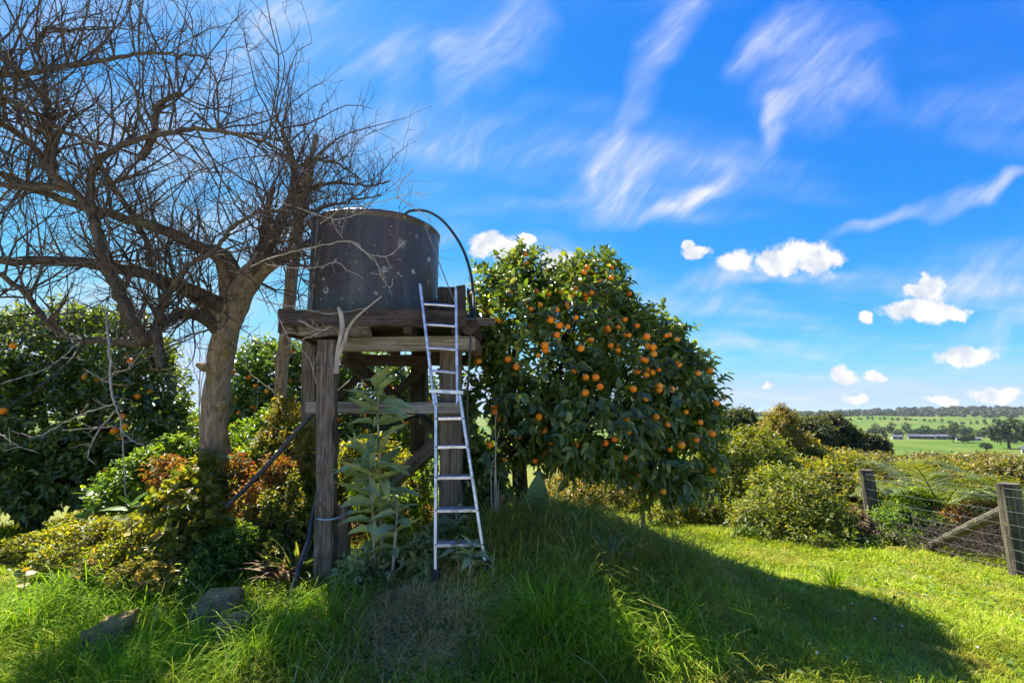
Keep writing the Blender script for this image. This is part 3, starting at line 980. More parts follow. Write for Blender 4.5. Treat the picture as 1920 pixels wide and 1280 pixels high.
stone('stone_block', 'large mossy rectangular stone block lying in the grass',
      [P(350, 1142, 3.62), P(428, 1122, 3.74), P(460, 1096, 3.92), P(394, 1099, 3.98)], .30, 1)
stone('stone_block', 'small low stone half sunk just in front of the large mossy block',
      [P(408, 1172, 3.36), P(450, 1156, 3.46), P(480, 1144, 3.58), P(428, 1148, 3.62)], .24, 2)
stone('stone_slab', 'long thin brown slab edge half buried in grass, farthest from the ladder',
      [P(146, 1190, 3.40), P(230, 1170, 3.46), P(262, 1140, 3.70), P(196, 1158, 3.68)], .22, 3)

# ================================================================== ORANGE TREES
def sphere_mesh(name, mat, seg=12, rings=8, flatz=.94):
    V, F = [(0, 0, .5 * flatz - .012)], []
    for i in range(1, rings):
        th = math.pi * i / rings
        for j in range(seg):
            a = 2 * math.pi * j / seg
            V.append((.5 * math.sin(th) * math.cos(a), .5 * math.sin(th) * math.sin(a), .5 * flatz * math.cos(th)))
    V.append((0, 0, -.5 * flatz))
    e = len(V) - 1
    for j in range(seg):
        k = (j + 1) % seg
        F.append((0, 1 + j, 1 + k)); F.append((e, e - seg + k, e - seg + j))
    for i in range(rings - 2):
        for j in range(seg):
            k = (j + 1) % seg
            a, b = 1 + i * seg, 1 + (i + 1) * seg
            F.append((a + j, b + j, b + k)); F.append((a + j, b + k, a + k))
    return mesh_np(name, np.array(V), np.array(F), mat)


M['rind3'] = plain_mat('yellow_orange_rind', (.88, .32, .012), .42, 0, .5, .2, 5, .08)
ORANGE = [sphere_mesh('orange', M['rind']), sphere_mesh('orange', M['rind2'], flatz=.88), sphere_mesh('orange', M['rind3'], flatz=1.0)]


def put_orange(p, root, d=.085, rng=R):
    o = link('orange', ORANGE[int(rng.choice(3, p=(.60, .28, .12)))], root, Vector(p) - root.location)
    o.scale = (d, d, d)
    o.rotation_euler = (rng.normal() * .4, rng.normal() * .4, rng.random() * 6)
    return o


def hit_lobes(px, py, lobes):
    """first crown surface met by the line of sight: nearest positive root over lobes"""
    u, F, U = ray(px, py)
    d = np.array((u, F, U)); o = np.array((0, 0, CAM_Z))
    best = None
    for l in lobes:
        c, r = l[:3], l[3:6]
        a = ((d / r) ** 2).sum(); b = 2 * (((o - c) / r) * (d / r)).sum(); cc = (((o - c) / r) ** 2).sum() - 1
        disc = b * b - 4 * a * cc
        t = -b / (2 * a) if disc < 0 and disc > -6 * a else ((-b - math.sqrt(disc)) / (2 * a) if disc >= 0 else None)
        if t and (best is None or t < best): best = t
    return None if best is None else o + d * best


def unit_leaf(name, mat, aspect=.45, nseg=6, droop=.2, fold=.12, wave=0.0, shape='lance', teeth=0.0):
    """one leaf, length 1 along +x, normal +z, midrib groove and curved blade"""
    t = np.linspace(0, 1, nseg + 1)
    if shape == 'lance': w = np.sin(np.pi * t ** .85) ** .85
    elif shape == 'heart': w = np.where(t < .25, .75 + t, np.cos((t - .25) / .75 * np.pi / 2) ** .8 * 1.0)
    else: w = np.minimum(1, np.sqrt(np.maximum(t, 0)) * 2.2) * (1 - t ** 3)
    w = np.maximum(w, .02) * aspect / 2
    z = -droop * t ** 2
    x = t * (1 - .3 * droop * t)
    V, F = [], []
    for i in range(nseg + 1):
        wv = wave * math.sin(i * 2.3)
        V += [(x[i], -w[i], z[i] + fold * w[i] * 2 + wv), (x[i], -w[i] * .5, z[i] + fold * w[i] * 1.2), (x[i], 0, z[i]), (x[i], w[i] * .5, z[i] + fold * w[i] * 1.2), (x[i], w[i], z[i] + fold * w[i] * 2 - wv)]
    for i in range(nseg):
        for j in range(4):
            a = i * 5 + j
            F.append((a, a + 5, a + 6)); F.append((a, a + 6, a + 1))
    return mesh_np(name, np.array(V), np.array(F), mat)


def put_leaf(me, p, d, n, L, parent, name='leaf', width=1.0):
    X = Vector(unit(d)); Nn = Vector(unit(n))
    Y = Nn.cross(X)
    if Y.length < 1e-4: Y = Vector((1, 0, 0)).cross(X)
    Y.normalize(); Z = X.cross(Y)
    o = link(name, me, parent, Vector(p) - parent_world(parent))
    o.rotation_mode = 'QUATERNION'; o.rotation_quaternion = Matrix((X, Y, Z)).transposed().to_quaternion()
    o.scale = (L, L * width, L)
    return o


CITRUS_LEAF = unit_leaf('leaf', M['citrus'], .46, 4, .18, .16, shape='lance')

ML = px_lobes([
    (955, 600, 5.75, 88, 88), (1085, 590, 5.95, 100, 88), (1020, 660, 5.65, 130, 120), (915, 700, 5.55, 66, 90), (1175, 690, 5.8, 110, 100),
    (1252, 750, 5.85, 82, 90), (1120, 775, 5.45, 135, 100), (1255, 850, 5.75, 82, 75), (915, 815, 5.4, 66, 105), (1000, 800, 5.45, 85, 85),
    (985, 520, 5.85, 44, 46), (1118, 528, 6.0, 44, 42), (1232, 645, 5.95, 44, 42), (1290, 705, 5.95, 36, 44), (1222, 895, 5.6, 38, 36), (1302, 795, 5.9, 38, 50),
    (912, 605, 5.95, 28, 52), (1180, 850, 5.5, 70, 55), (1070, 850, 5.4, 58, 42), (915, 890, 5.5, 48, 60), (1255, 895, 5.75, 36, 32)])
base = gbase(985, 1000, 5.75)
orange_tree = thing('orange_tree', 'big rounded orange tree loaded with fruit beside the ladder', 'orange tree', base)


def big_orange_tree():
    mb = MB()
    f = P(972, 850, 5.75)
    mb.tube(smooth_path([base - UP * .15, base + np.array((-.04, 0, .25)), f], 9), np.linspace(.13, .085, 9), 10, knob=.08)
    for l in ML:
        tip = l[:3]; mid = f + (tip - f) * .5 + R.normal(size=3) * .08
        mb.tube(smooth_path([f, mid, tip], 8), np.linspace(.05, .012, 8), 6)
        for _ in range(5):
            e = l[:3] + rand_dirs(1)[0] * l[3:6] * .85
            mb.tube(smooth_path([mid + (tip - mid) * R.random(), (mid + e) / 2 + R.normal(size=3) * .06, e], 5), np.linspace(.013, .004, 5), 4, cap=False)
    mb.build('trunk', M['dark_bark'], orange_tree)
    pos, D, N, ll, ww, p, ax = sprigs(ML, 6200, 8, .085, shell=.40, up=.25, slen=1.9, gapf=2.8, gap=-.60, aspect=.47, var=.32)
    low = pos[:, 2] < 1.9                                       # the skirt hangs
    D[low] = unit(D[low] - UP * .55)
    dist = np.linalg.norm(pos - np.array((0, 0, CAM_Z)), axis=1)
    face = np.abs((N * unit(np.array((0, 0, CAM_Z)) - pos)).sum(1))
    score = ll * face / dist
    # largest-looking leaves that nothing nearer hides, spread over the crown
    u = pos[:, 0] / pos[:, 1]; v = (pos[:, 2] - CAM_Z) / pos[:, 1]
    cell = np.floor(u * 26).astype(int) * 1000 + np.floor(v * 26).astype(int)
    order = np.lexsort((dist, cell))
    first = np.concatenate([[True], cell[order][1:] != cell[order][:-1]])
    rank = np.arange(len(order)) - np.maximum.accumulate(np.where(first, np.arange(len(order)), 0))
    cand = order[rank < 7]
    pick = cand[np.argsort(-score[cand])[:300]]
    rest = np.ones(len(pos), bool); rest[pick] = False
    V, F = leaf_arrays(pos[rest], D[rest], N[rest], ll[rest], ww[rest])
    o = link('crown', mesh_np('crown', V - base, F, M['citrus']), orange_tree); o['kind'] = 'stuff'
    for i in pick: put_leaf(CITRUS_LEAF, pos[i], D[i], N[i], float(ll[i]) * 1.05, orange_tree)
    crop = [(255,178),(295,210),(348,208),(370,220),(415,125),(455,185),(433,232),(230,267),(313,275),(392,285),(347,305),(338,328),(175,357),(195,362),(147,317),(472,310),(527,285),(543,241),(563,208),(607,235),
            (613,256),(638,228),(705,243),(680,172),(617,105),(602,130),(733,155),(563,346),(433,348),(441,357),(484,383),(523,389),(472,428),(715,361),(798,355),(766,393),(818,430),(857,385),(413,479),(416,500),
            (382,528),(586,494),(634,452),(730,481),(769,482),(765,503),(903,436),(933,488),(907,482),(937,520),(1012,428),(1047,452),(862,537),(882,548),(898,551),(857,606),(904,596),(899,621),(930,609),(961,596),
            (1056,568),(1150,612),(1206,600),(237,546),(277,583),(97,555),(550,605),(610,632),(658,632),(679,677),(608,706),(838,688),(963,675),(963,694),(1022,690),(902,731),(174,775),(174,797),(197,829),(386,822),
            (410,888),(444,949),(420,998),(367,1035),(152,956),(562,955),(703,947),(749,929),(812,894),(808,840),(948,823),(1005,856),(1091,799),(1160,848),(1238,755),(1274,727),(1218,903),(1141,932),(1070,958),(1013,979),
            (797,1018),(730,1053),(565,1028),(533,1015),(665,1108),(845,1176),(950,1197),(982,1180),(884,1235),(1217,1075)]
    for cx, cyy in crop:
        px, py = 860 + cx / 2.56, 460 + cyy / 2.56
        h = hit_lobes(px, py, ML)
        if h is None: h = P(px, py, 5.55)
        d = unit(h - np.array((0, 0, CAM_Z)))
        put_orange(h + d * (R.random() * .13 - .06), orange_tree, .054 + .028 * R.random())
    for _ in range(46):                                          # clusters on the upper crown
        l = ML[(0, 1, 2, 10, 11, 4, 16)[R.integers(7)]]; d = rand_dirs(1)[0]; d[1] = -abs(d[1]) - .15; d[2] = abs(d[2]) * .8; d = unit(d)
        put_orange(l[:3] + d * l[3:6] * (.94 + .1 * R.random()), orange_tree, .052 + .026 * R.random())
    for _ in range(40):                                          # half-hidden fruit inside the crown
        l = ML[R.integers(len(ML))]; d = rand_dirs(1)[0]; d[1] = -abs(d[1]) - .1; d = unit(d)
        put_orange(l[:3] + d * l[3:6] * (.82 + .14 * R.random()), orange_tree, .050 + .026 * R.random())


big_orange_tree()

# orange tree seen through the stand
L2 = px_lobes([(490, 720, 8.2, 60, 75), (545, 740, 8.0, 60, 85), (600, 720, 8.2, 60, 70), (690, 730, 8.4, 80, 65), (745, 760, 8.6, 70, 80), (470, 800, 8.0, 45, 70), (560, 850, 8.0, 80, 60), (670, 830, 8.3, 80, 60), (800, 800, 8.8, 60, 80)])
t2 = plant('orange_tree', 'fruiting orange tree glowing in sun behind the tank stand', 'orange tree', gbase(600, 960, 8.3), L2, 'citrus_lit', 4200, 7, .10, trunk_r=.10, shell=.5, gap=-.7)
for _ in range(95):
    l = L2[R.integers(len(L2))]
    d = rand_dirs(1)[0]; d[1] = -abs(d[1]) * .8 - .2; d = unit(d)
    put_orange(l[:3] + d * l[3:6] * (1.0 + .06 * R.random()), t2, .085)

# dark orange tree at the left
L3 = px_lobes([(30, 680, 7.6, 110, 90), (130, 660, 7.9, 90, 70), (215, 690, 8.0, 80, 90), (285, 735, 8.1, 55, 70), (60, 790, 7.5, 130, 100), (200, 800, 7.7, 110, 85), (300, 820, 8.0, 45, 60), (-80, 740, 7.6, 110, 140), (240, 880, 7.8, 70, 55), (20, 890, 7.4, 130, 62), (150, 900, 7.5, 100, 52)])
t3 = plant('orange_tree', 'dark shaded orange tree with few fruits beyond the bare branches', 'orange tree', gbase(65, 975, 7.8), L3, 'citrus', 8200, 7, .095, trunk_r=.11, shell=.5, gap=-.75)
for px, py in ((25, 648), (160, 707), (182, 712), (281, 732), (257, 743), (229, 780), (233, 799), (214, 807), (244, 676), (6, 770), (225, 818), (200, 880)):
    h = hit_lobes(px, py, L3)
    h = P(px, py, 7.2) if h is None else h
    put_orange(h - unit(h - np.array((0, 0, CAM_Z))) * .12, t3, .095)
mb = MB()                                                        # its low forked limbs
b3 = gbase(65, 975, 7.6)
for tip in ((30, 830), (110, 800), (160, 880), (0, 800)):
    q = P(*tip, 7.5)
    mb.tube(smooth_path([b3 - UP * .05, b3 + (q - b3) * .5 + R.normal(size=3) * .08, q], 8), np.linspace(.075, .03, 8), 7, knob=.06)
mb.build('limb', M['dark_bark'], t3)

# ================================================================== BARE TREE
bt_base = gbase(402, 985, 5.75)
bare = thing('bare_tree', 'old leafless tree with pale trunk and a tangle of twigs', 'tree', bt_base)


def bare_tree():
    rng = np.random.default_rng(21)
    tb, lb, tw = MB(), MB(), MB()
    tr = [bt_base - UP * .2, P(404, 900, 5.75), P(402, 800, 5.72), P(408, 720, 5.7), P(420, 640, 5.68), P(440, 575, 5.62), P(462, 530, 5.6), P(488, 490, 5.55), P(510, 450, 5.5)]
    path = smooth_path(tr, 34)
    rad = np.interp(np.linspace(0, 1, 34), [0, .1, .3, .5, .66, .78, .9, 1], [.20, .165, .145, .138, .150, .135, .085, .055])
    rad = rad * (1 + .05 * np.sin(np.arange(34) * 1.3) + rng.normal(size=34) * .02)
    tb.tube(path, rad, 20, knob=.05)
    for pp, r0, r1 in (([(425, 610), (405, 585), (375, 560), (340, 540)], .11, .07), ([(430, 575), (425, 530), (415, 490), (390, 468)], .10, .06), ([(452, 560), (485, 515), (520, 488), (560, 465)], .10, .055)):
        q = smooth_path([P(a_, b_, 5.62 - .05 * k_) for k_, (a_, b_) in enumerate(pp)], 10)
        tb.tube(q, np.linspace(r0, r1, 10), 12, knob=.06)
    for a_, b_, z_ in ((415, 760, 1), (392, 690, -1), (425, 660, 1), (398, 850, -1)):
        c_ = P(a_, b_, 5.6); tb.tube(smooth_path([c_, c_ + np.array((.05 * z_, -.05, .02)), c_ + np.array((.09 * z_, -.10, .03))], 5), [.06, .055, .045, .035, .02], 9, knob=.15)
    # main limbs: photograph pixels with a distance for each, and end thicknesses in pixels
    LI = [
        ([(455, 545, 5.6), (490, 490, 5.5), (515, 440, 5.4), (545, 370, 5.3), (552, 315, 5.2), (535, 260, 5.1), (520, 220, 5.1)], 26, 5),
        ([(470, 540, 5.6), (500, 500, 5.7), (540, 470, 5.8), (590, 452, 6.0), (640, 430, 6.2)], 24, 8),
        ([(470, 520, 5.6), (492, 460, 5.6), (500, 400, 5.5), (512, 350, 5.4)], 22, 10),
        ([(450, 530, 5.6), (420, 480, 5.4), (370, 460, 5.2), (300, 430, 5.0), (220, 405, 4.8), (130, 380, 4.6), (30, 340, 4.5), (-60, 300, 4.4)], 26, 9),
        ([(430, 590, 5.65), (390, 560, 5.4), (330, 535, 5.2), (230, 505, 5.0), (130, 490, 4.8), (0, 488, 4.6), (-80, 470, 4.5)], 28, 12),
        ([(418, 625, 5.65), (375, 592, 5.4), (335, 590, 5.2), (298, 612, 5.0), (297, 650, 4.95), (300, 690, 4.95)], 24, 12),
        ([(298, 612, 5.0), (303, 570, 5.0), (325, 535, 4.95), (355, 495, 4.9), (400, 470, 4.8), (430, 430, 4.7)], 17, 6),
        ([(275, 645, 4.95), (255, 610, 4.9), (230, 565, 4.8), (205, 505, 4.7), (180, 430, 4.6), (172, 405, 4.6), (135, 355, 4.5), (100, 330, 4.4), (60, 273, 4.4), (0, 232, 4.3), (-60, 200, 4.2)], 24, 9),
        ([(300, 600, 5.0), (270, 640, 4.95), (210, 640, 4.9), (148, 637, 4.8), (98, 613, 4.7), (60, 566, 4.6), (0, 512, 4.4)], 15, 9),
        ([(172, 405, 4.6), (170, 350, 4.6), (180, 305, 4.5), (250, 265, 4.5), (330, 246, 4.4), (395, 243, 4.4), (470, 260, 4.3), (530, 285, 4.3), (580, 330, 4.3)], 15, 4),
        ([(135, 355, 4.5), (40, 350, 4.4), (-40, 345, 4.3)], 13, 9),
        ([(-40, 140, 4.2), (40, 138, 4.2), (117, 125, 4.2), (200, 112, 4.2), (273, 101, 4.2), (340, 103, 4.2), (400, 112, 4.2)], 12, 3),
        ([(265, 300, 4.6), (289, 250, 4.6), (297, 200, 4.5), (340, 172, 4.5)], 15, 8),
        ([(100, 330, 4.4), (95, 260, 4.4), (90, 195, 4.3), (82, 130, 4.3), (60, 80, 4.2)], 14, 5),
        ([(-40, 160, 4.1), (0, 180, 4.1), (70, 215, 4.2), (130, 250, 4.3), (190, 280, 4.4)], 10, 7),
        ([(-40, 95, 4.0), (10, 115, 4.1), (50, 150, 4.2), (90, 195, 4.3)], 12, 8),
        ([(70, 250, 4.3), (90, 225, 4.3), (125, 210, 4.3)], 10, 6),
        ([(80, 70, 4.3), (90, 52, 4.2), (120, 58, 4.2), (160, 55, 4.2)], 8, 4),
        ([(180, 300, 4.5), (270, 440, 5.0), (280, 500, 5.1)], 9, 12),
        ([(548, 365, 5.3), (590, 350, 5.1), (640, 342, 5.0), (690, 348, 4.9), (730, 340, 4.85)], 8, 3),
        ([(520, 430, 5.4), (570, 402, 5.2), (620, 386, 5.0), (665, 374, 4.95), (715, 366, 4.9)], 8, 3),
        ([(552, 315, 5.2), (600, 300, 5.1), (640, 312, 5.0), (675, 335, 4.9)], 7, 3),
        ([(500, 490, 5.4), (545, 492, 5.0), (590, 512, 4.6), (610, 545, 4.5)], 7, 3),
        ([(430, 430, 4.7), (480, 400, 4.6), (530, 395, 4.5), (575, 420, 4.45)], 8, 3),
    ]
    segs = []
    for pts, w0, w1 in LI:
        q = np.array([P(a, b, c) for a, b, c in pts])
        n = 5 * len(q)
        path = smooth_path(q, n, .008, rng)
        r = np.linspace(PXR(w0 / 2, 400, pts[0][2]), PXR(w1 / 2, 300, pts[-1][2]), n)
        lb.tube(path, r, 8, knob=.06)
        segs.append((path, r))

    def grow(path0, r0, length, bend, up, n=7):
        d = unit(bend)
        out = [path0]
        step = length / (n - 1)
        for i in range(n - 1):
            d = unit(d + rng.normal(size=3) * .17 + UP * up)
            out.append(out[-1] + d * step)
        return np.array(out)
    second = []
    for path, r in segs:
        total = np.linalg.norm(np.diff(path, axis=0), axis=1).sum()
        for _ in range(int(total * 15)):
            i = rng.integers(1, len(path) - 1)
            T = unit(path[i + 1] - path[i - 1])
            side = unit(np.cross(T, rng.normal(size=3)))
            mode = rng.random()
            dirn = unit(T * .35 + side * .8 + UP * (.7 if mode < .55 else -.1))
            Ls = (.40 + 1.15 * rng.random() ** 1.4) * (.42 if path is segs[-1][0] or path is segs[-3][0] or path is segs[-4][0] or path is segs[-5][0] else 1.0)
            b = grow(path[i], 0, Ls, dirn, .07 if mode < .55 else .0, 8)
            rr = np.linspace(min(r[i] * .5, .013), .0028, 8)
            lb.tube(b, rr, 5, cap=False) if rr[0] > .009 else tw.tube(b, rr, 4, cap=False)
            second.append((b, rr))
    third = []
    for b, rr in second:
        Ls = np.linalg.norm(b[-1] - b[0])
        for _ in range(int(2 + Ls * 6.5)):
            i = rng.integers(1, len(b))
            T = unit(b[i] - b[i - 1]); side = unit(np.cross(T, rng.normal(size=3)))
            t = grow(b[i], 0, .12 + .45 * rng.random() ** 1.3, unit(T * .6 + side * .8 + UP * .15), .04, 5)
            tw.tube(t, np.linspace(min(.0058, rr[i] * .8), .0017, 5), 3, cap=False)
            third.append(t)
    for t in third:
        for _ in range(rng.integers(0, 3)):
            i = rng.integers(1, len(t))
            T = unit(t[i] - t[i - 1]); side = unit(np.cross(T, rng.normal(size=3)))
            s = grow(t[i], 0, .05 + .14 * rng.random(), unit(T * .5 + side), .03, 3)
            tw.tube(s, (.0024, .0020, .0013), 3, cap=False)
    # long straight water shoots
    for path, r in segs[:12]:
        for _ in range(10):
            i = rng.integers(2, len(path) - 2)
            s = grow(path[i], 0, .5 + 1.0 * rng.random(), unit(UP + rng.normal(size=3) * .22), .05, 8)
            tw.tube(s, np.linspace(.007, .002, 8), 4, cap=False)
    for px0, py0, px1, py1, Y in ((268, 150, 278, 0, 4.3), (305, 190, 312, 12, 4.3), (290, 240, 300, 40, 4.3), (385, 245, 394, 62, 4.35), (420, 260, 440, 90, 4.35), (455, 260, 480, 150, 4.3), (330, 250, 330, 90, 4.35), (40, 120, 50, -20, 4.2), (180, 110, 215, 20, 4.2)):
        a, b = P(px0, py0, Y), P(px1, py1, Y - .1)
        tw.tube(smooth_path([a, (a + b) / 2 + rng.normal(size=3) * .02, b], 8), np.linspace(.008, .002, 8), 4, cap=False)
    tb.build('trunk', M['trunk'], bare)
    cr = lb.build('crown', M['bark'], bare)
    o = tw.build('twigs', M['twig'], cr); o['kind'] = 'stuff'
    # twigs reaching across the tank front, their sunlit look put into paler bark
    pt = MB()
    paths = [[(470, 500, 4.6), (500, 487, 4.4), (578, 465, 4.28), (656, 452, 4.22), (687, 474, 4.2), (725, 480, 4.2), (762, 450, 4.2)], [(656, 452, 4.22), (700, 484, 4.2), (718, 520, 4.18), (731, 539, 4.18), (737, 522, 4.18)],
             [(480, 560, 4.5), (500, 565, 4.3), (560, 578, 4.2), (625, 587, 4.12), (687, 577, 4.08)], [(530, 380, 4.4), (553, 387, 4.36), (622, 410, 4.3), (660, 405, 4.3), (687, 393, 4.3)], [(622, 410, 4.3), (630, 430, 4.28), (642, 446, 4.26)],
             [(600, 420, 4.5), (640, 392, 4.45), (675, 387, 4.4), (744, 371, 4.36), (780, 362, 4.35), (808, 366, 4.35)], [(744, 371, 4.36), (770, 385, 4.35), (790, 398, 4.35), (815, 422, 4.35)], [(744, 371, 4.36), (750, 345, 4.35), (775, 318, 4.35)],
             [(500, 496, 4.4), (560, 503, 4.3), (600, 500, 4.25), (632, 492, 4.22), (650, 505, 4.2), (674, 518, 4.2)], [(490, 540, 4.4), (520, 590, 4.2), (545, 640, 4.1), (580, 672, 4.05), (592, 720, 4.0)], [(545, 640, 4.1), (580, 632, 4.05), (620, 610, 4.0)],
             [(560, 600, 4.2), (600, 618, 4.1), (626, 612, 4.05)], [(199, 585, 4.6), (205, 656, 4.3), (209, 734, 4.2), (223, 777, 4.2), (230, 832, 4.2), (234, 890, 4.2), (236, 955, 4.2)], [(211, 758, 4.2), (168, 770, 4.15), (117, 793, 4.1), (70, 818, 4.05), (20, 808, 4.0)],
             [(218, 798, 4.2), (170, 803, 4.15), (117, 806, 4.1)], [(215, 770, 4.2), (180, 815, 4.15), (166, 850, 4.1), (165, 862, 4.1)], [(223, 800, 4.2), (245, 825, 4.2), (280, 838, 4.2)], [(0, 812, 4.0), (20, 828, 4.0), (42, 840, 4.0)],
             [(150, 640, 4.6), (90, 690, 4.4), (0, 720, 4.2)], [(205, 700, 4.25), (240, 690, 4.2), (268, 655, 4.15)], [(210, 720, 4.25), (180, 705, 4.2), (158, 692, 4.15)]]
    for k, pp in enumerate(paths):
        q = np.array([P(*a) for a in pp])
        n = 6 * len(q)
        path = smooth_path(q, n, .004, rng)
        w = .012 if k in (12,) else (.008 if k in (13, 15, 0) else .0055)
        pt.tube(path, np.linspace(w, .0028, n), 5, cap=False, knob=.1)
        for _ in range(5):
            i = rng.integers(1, n - 1)
            s = grow(path[i], 0, .04 + .12 * rng.random(), unit(rng.normal(size=3) + UP * .1), 0, 4)
            pt.tube(s, (.003, .0026, .0022, .0016), 3, cap=False)
    o = pt.build('sunlit_tone_twigs', M['pale_twig'], cr); o['kind'] = 'stuff'


bare_tree()

# pruned leaning trunk behind the tank
pr_base = gbase(520, 960, 6.6)
pr = thing('pruned_tree', 'slender pruned dead trunk leaning up beside the water tank', 'tree', pr_base)
mb = MB()
q = [pr_base - UP * .1, P(524, 800, 6.5), P(530, 680, 6.45), P(545, 540, 6.4), P(556, 430, 6.35), P(572, 350, 6.3), P(581, 300, 6.3)]
mb.tube(smooth_path(q, 20, .006), np.linspace(.085, .072, 20), 10, knob=.07)
mb.build('trunk', M['trunk'], pr)
mb = MB()
mb.tube(smooth_path([P(578, 320, 6.3), P(586, 285, 6.3), P(592, 254, 6.3)], 6), [.045, .036, .034, .033, .033, .034], 8, knob=.08)
mb.tube(smooth_path([P(560, 420, 6.35), P(572, 385, 6.3), P(581, 345, 6.3)], 6), [.045, .034, .033, .033, .033, .035], 8, knob=.08)
mb.build('branch_stub', M['trunk'], pr)
mb = MB()
for _ in range(26):
    i = R.integers(1, 20); a = smooth_path(q, 20)[i]
    if a[2] < 2.6: continue
    d = unit(R.normal(size=3) * .8 + UP * .4 + np.array((.4, -.2, 0)))
    pts = [a]
    for s in range(6):
        d = unit(d + R.normal(size=3) * .2); pts.append(pts[-1] + d * .14)
    mb.tube(np.array(pts), np.linspace(.009, .002, 7), 4, cap=False)
mb.build('twigs', M['twig'], pr)['kind'] = 'stuff'

# ================================================================== FENCE
FA, FB = np.array((6.5, 9.0)), np.array((6.2, 6.2))


def fence():
    zA, zB = float(H(*FA)), float(H(*FB))
    f = thing('wire_fence', 'wire netting fence on round timber posts beside the lawn', 'fence', (*FB, zB))

    def post(xy, h, r, lean=(0, 0), name='post'):
        z = float(H(*xy)); b = np.array((*xy, z - .4)); t = np.array((xy[0] + lean[0], xy[1] + lean[1], z + h))
        L = float(np.linalg.norm(t - b))
        n = 12
        V, F = [], []
        for i in range(n):
            s = i / (n - 1)
            for j in range(14):
                a = j * 2 * math.pi / 14
                rr = r * (1.06 - .10 * s) * (1 + .03 * math.sin(3 * a + i) + R.normal() * .012)
                V.append((s * L, rr * math.cos(a), rr * math.sin(a)))
        for i in range(n - 1):
            for j in range(14):
                k = (j + 1) % 14
                F.append((i*14+j, i*14+k, (i+1)*14+k, (i+1)*14+j))
        F.append(tuple(range(14))[::-1]); F.append(tuple(range((n-1)*14, n*14)))
        me = bpy.data.meshes.new(name); me.from_pydata(V, [], F); me.materials.append(M['fence_wood'])
        me.polygons[-1].use_smooth = False; me.polygons[-2].use_smooth = False
        o = link(name, me, f, Vector(b) - f.location)
        X = Vector(t - b).normalized(); Yv = Vector((0, 1, 0)).cross(X).normalized(); Z = X.cross(Yv)
        o.rotation_mode = 'QUATERNION'; o.rotation_quaternion = Matrix((X, Yv, Z)).transposed().to_quaternion()
        return t
    post(FB, 1.12, .115, (-.03, -.02)); post(FA, 1.13, .115, (-.05, 0))
    FC = np.array((6.75, 12.0)); post(FC, 1.1, .085)
    # strut from the ground up to the strainer post
    s0 = np.array((6.34, 7.85, float(H(6.34, 7.85)) - .06)); s1 = np.array((6.2, 6.25, zB + .80))
    mb = MB(); mb.tube(smooth_path([s0, (s0 + s1) / 2 + np.array((0, 0, .01)), s1], 10), np.linspace(.062, .068, 10), 12, knob=.04)
    mb.build('strut', M['fence_wood'], f)
    # netting: line wires and upright stays, on the lawn side
    pts = [np.array((5.6, 2.6)), FB, FA, FC]
    off = np.array((-.12, 0))
    for zi, hgt in enumerate((.10, .22, .35, .49, .64, .80, .97, 1.06)):
        q = []
        for a, b in zip(pts[:-1], pts[1:]):
            for s in np.linspace(0, 1, 7)[:-1]:
                xy = a * (1 - s) + b * s + off
                q.append((*xy, (1 - s) * float(H(*a)) + s * float(H(*b)) + hgt - .018 * math.sin(s * math.pi) + R.normal() * .006))
        q.append((*(FC + off), float(H(*FC)) + hgt))
        mb = MB(); mb.tube(np.array(q), .0022 if hgt > 1 else .0018, 4, cap=False)
        mb.build('wire', M['wire'], f)
    for a, b, n in ((pts[0], FB, 10), (FB, FA, 11), (FA, FC, 10)):
        for s in (np.arange(n) + .5) / n:
            xy = a * (1 - s) + b * s + off
            z = (1 - s) * float(H(*a)) + s * float(H(*b))
            mb = MB(); mb.tube([(*xy, z + .08), (xy[0] + R.normal() * .012, xy[1] + R.normal() * .02, z + .5), (*xy, z + .97)], .0017, 4, cap=False)
            mb.build('stay_wire', M['wire'], f)


fence()

# ================================================================== SHRUBS AND TREES ON THE RIGHT
def shrub(label, specs, mat, n, L, base=None, name='shrub', cat='shrub', per=6, Y=None, **kw):
    lob = px_lobes(specs)
    c = lob[:, :3].mean(0)
    b = np.array((c[0], c[1], float(H(c[0], c[1]))))
    kw.setdefault('trunk_r', .03); kw.setdefault('shell', .5)
    return plant(name, label, cat, b, lob, mat, n, per, L, part='foliage', stem='stems', **kw)


shrub('dense glossy green bush sprawling at the lawn edge before the fence', [(1480, 955, 8.6, 78, 62), (1430, 985, 8.4, 55, 45), (1530, 985, 8.5, 62, 55), (1500, 1010, 8.1, 85, 42), (1450, 910, 9.0, 48, 32), (1580, 1025, 8.4, 38, 28), (1400, 1000, 8.9, 40, 40)], 'hedge', 4200, .062, gap=-.8)
shrub('tall pale green bush right behind the big orange tree', [(1370, 880, 10.6, 60, 62), (1410, 850, 11, 55, 45), (1350, 950, 10.2, 48, 55), (1440, 870, 11.5, 48, 42), (1390, 930, 10.4, 48, 48)], 'hedge', 3600, .075, gap=-.8)
shrub('upright golden shrub taller than the bushes around it', [(1462, 830, 13.5, 34, 50), (1470, 795, 13.6, 20, 30), (1455, 870, 13.4, 40, 35), (1500, 850, 13.6, 28, 34)], 'yellow', 2200, .085, gap=-.8)
shrub('low yellow leafed bush seen under the orange tree', [(1090, 935, 10.8, 70, 38), (1150, 915, 11.2, 60, 42), (1060, 900, 11.5, 50, 40), (1190, 950, 10.6, 45, 28)], 'yellow', 2600, .065)
shrub('small yellowish bush beside the stake under the orange tree', [(1270, 950, 9.6, 45, 34), (1320, 965, 9.4, 42, 34), (1240, 975, 9.2, 36, 22), (1300, 920, 10.2, 40, 34)], 'yellowgreen', 2400, .06)
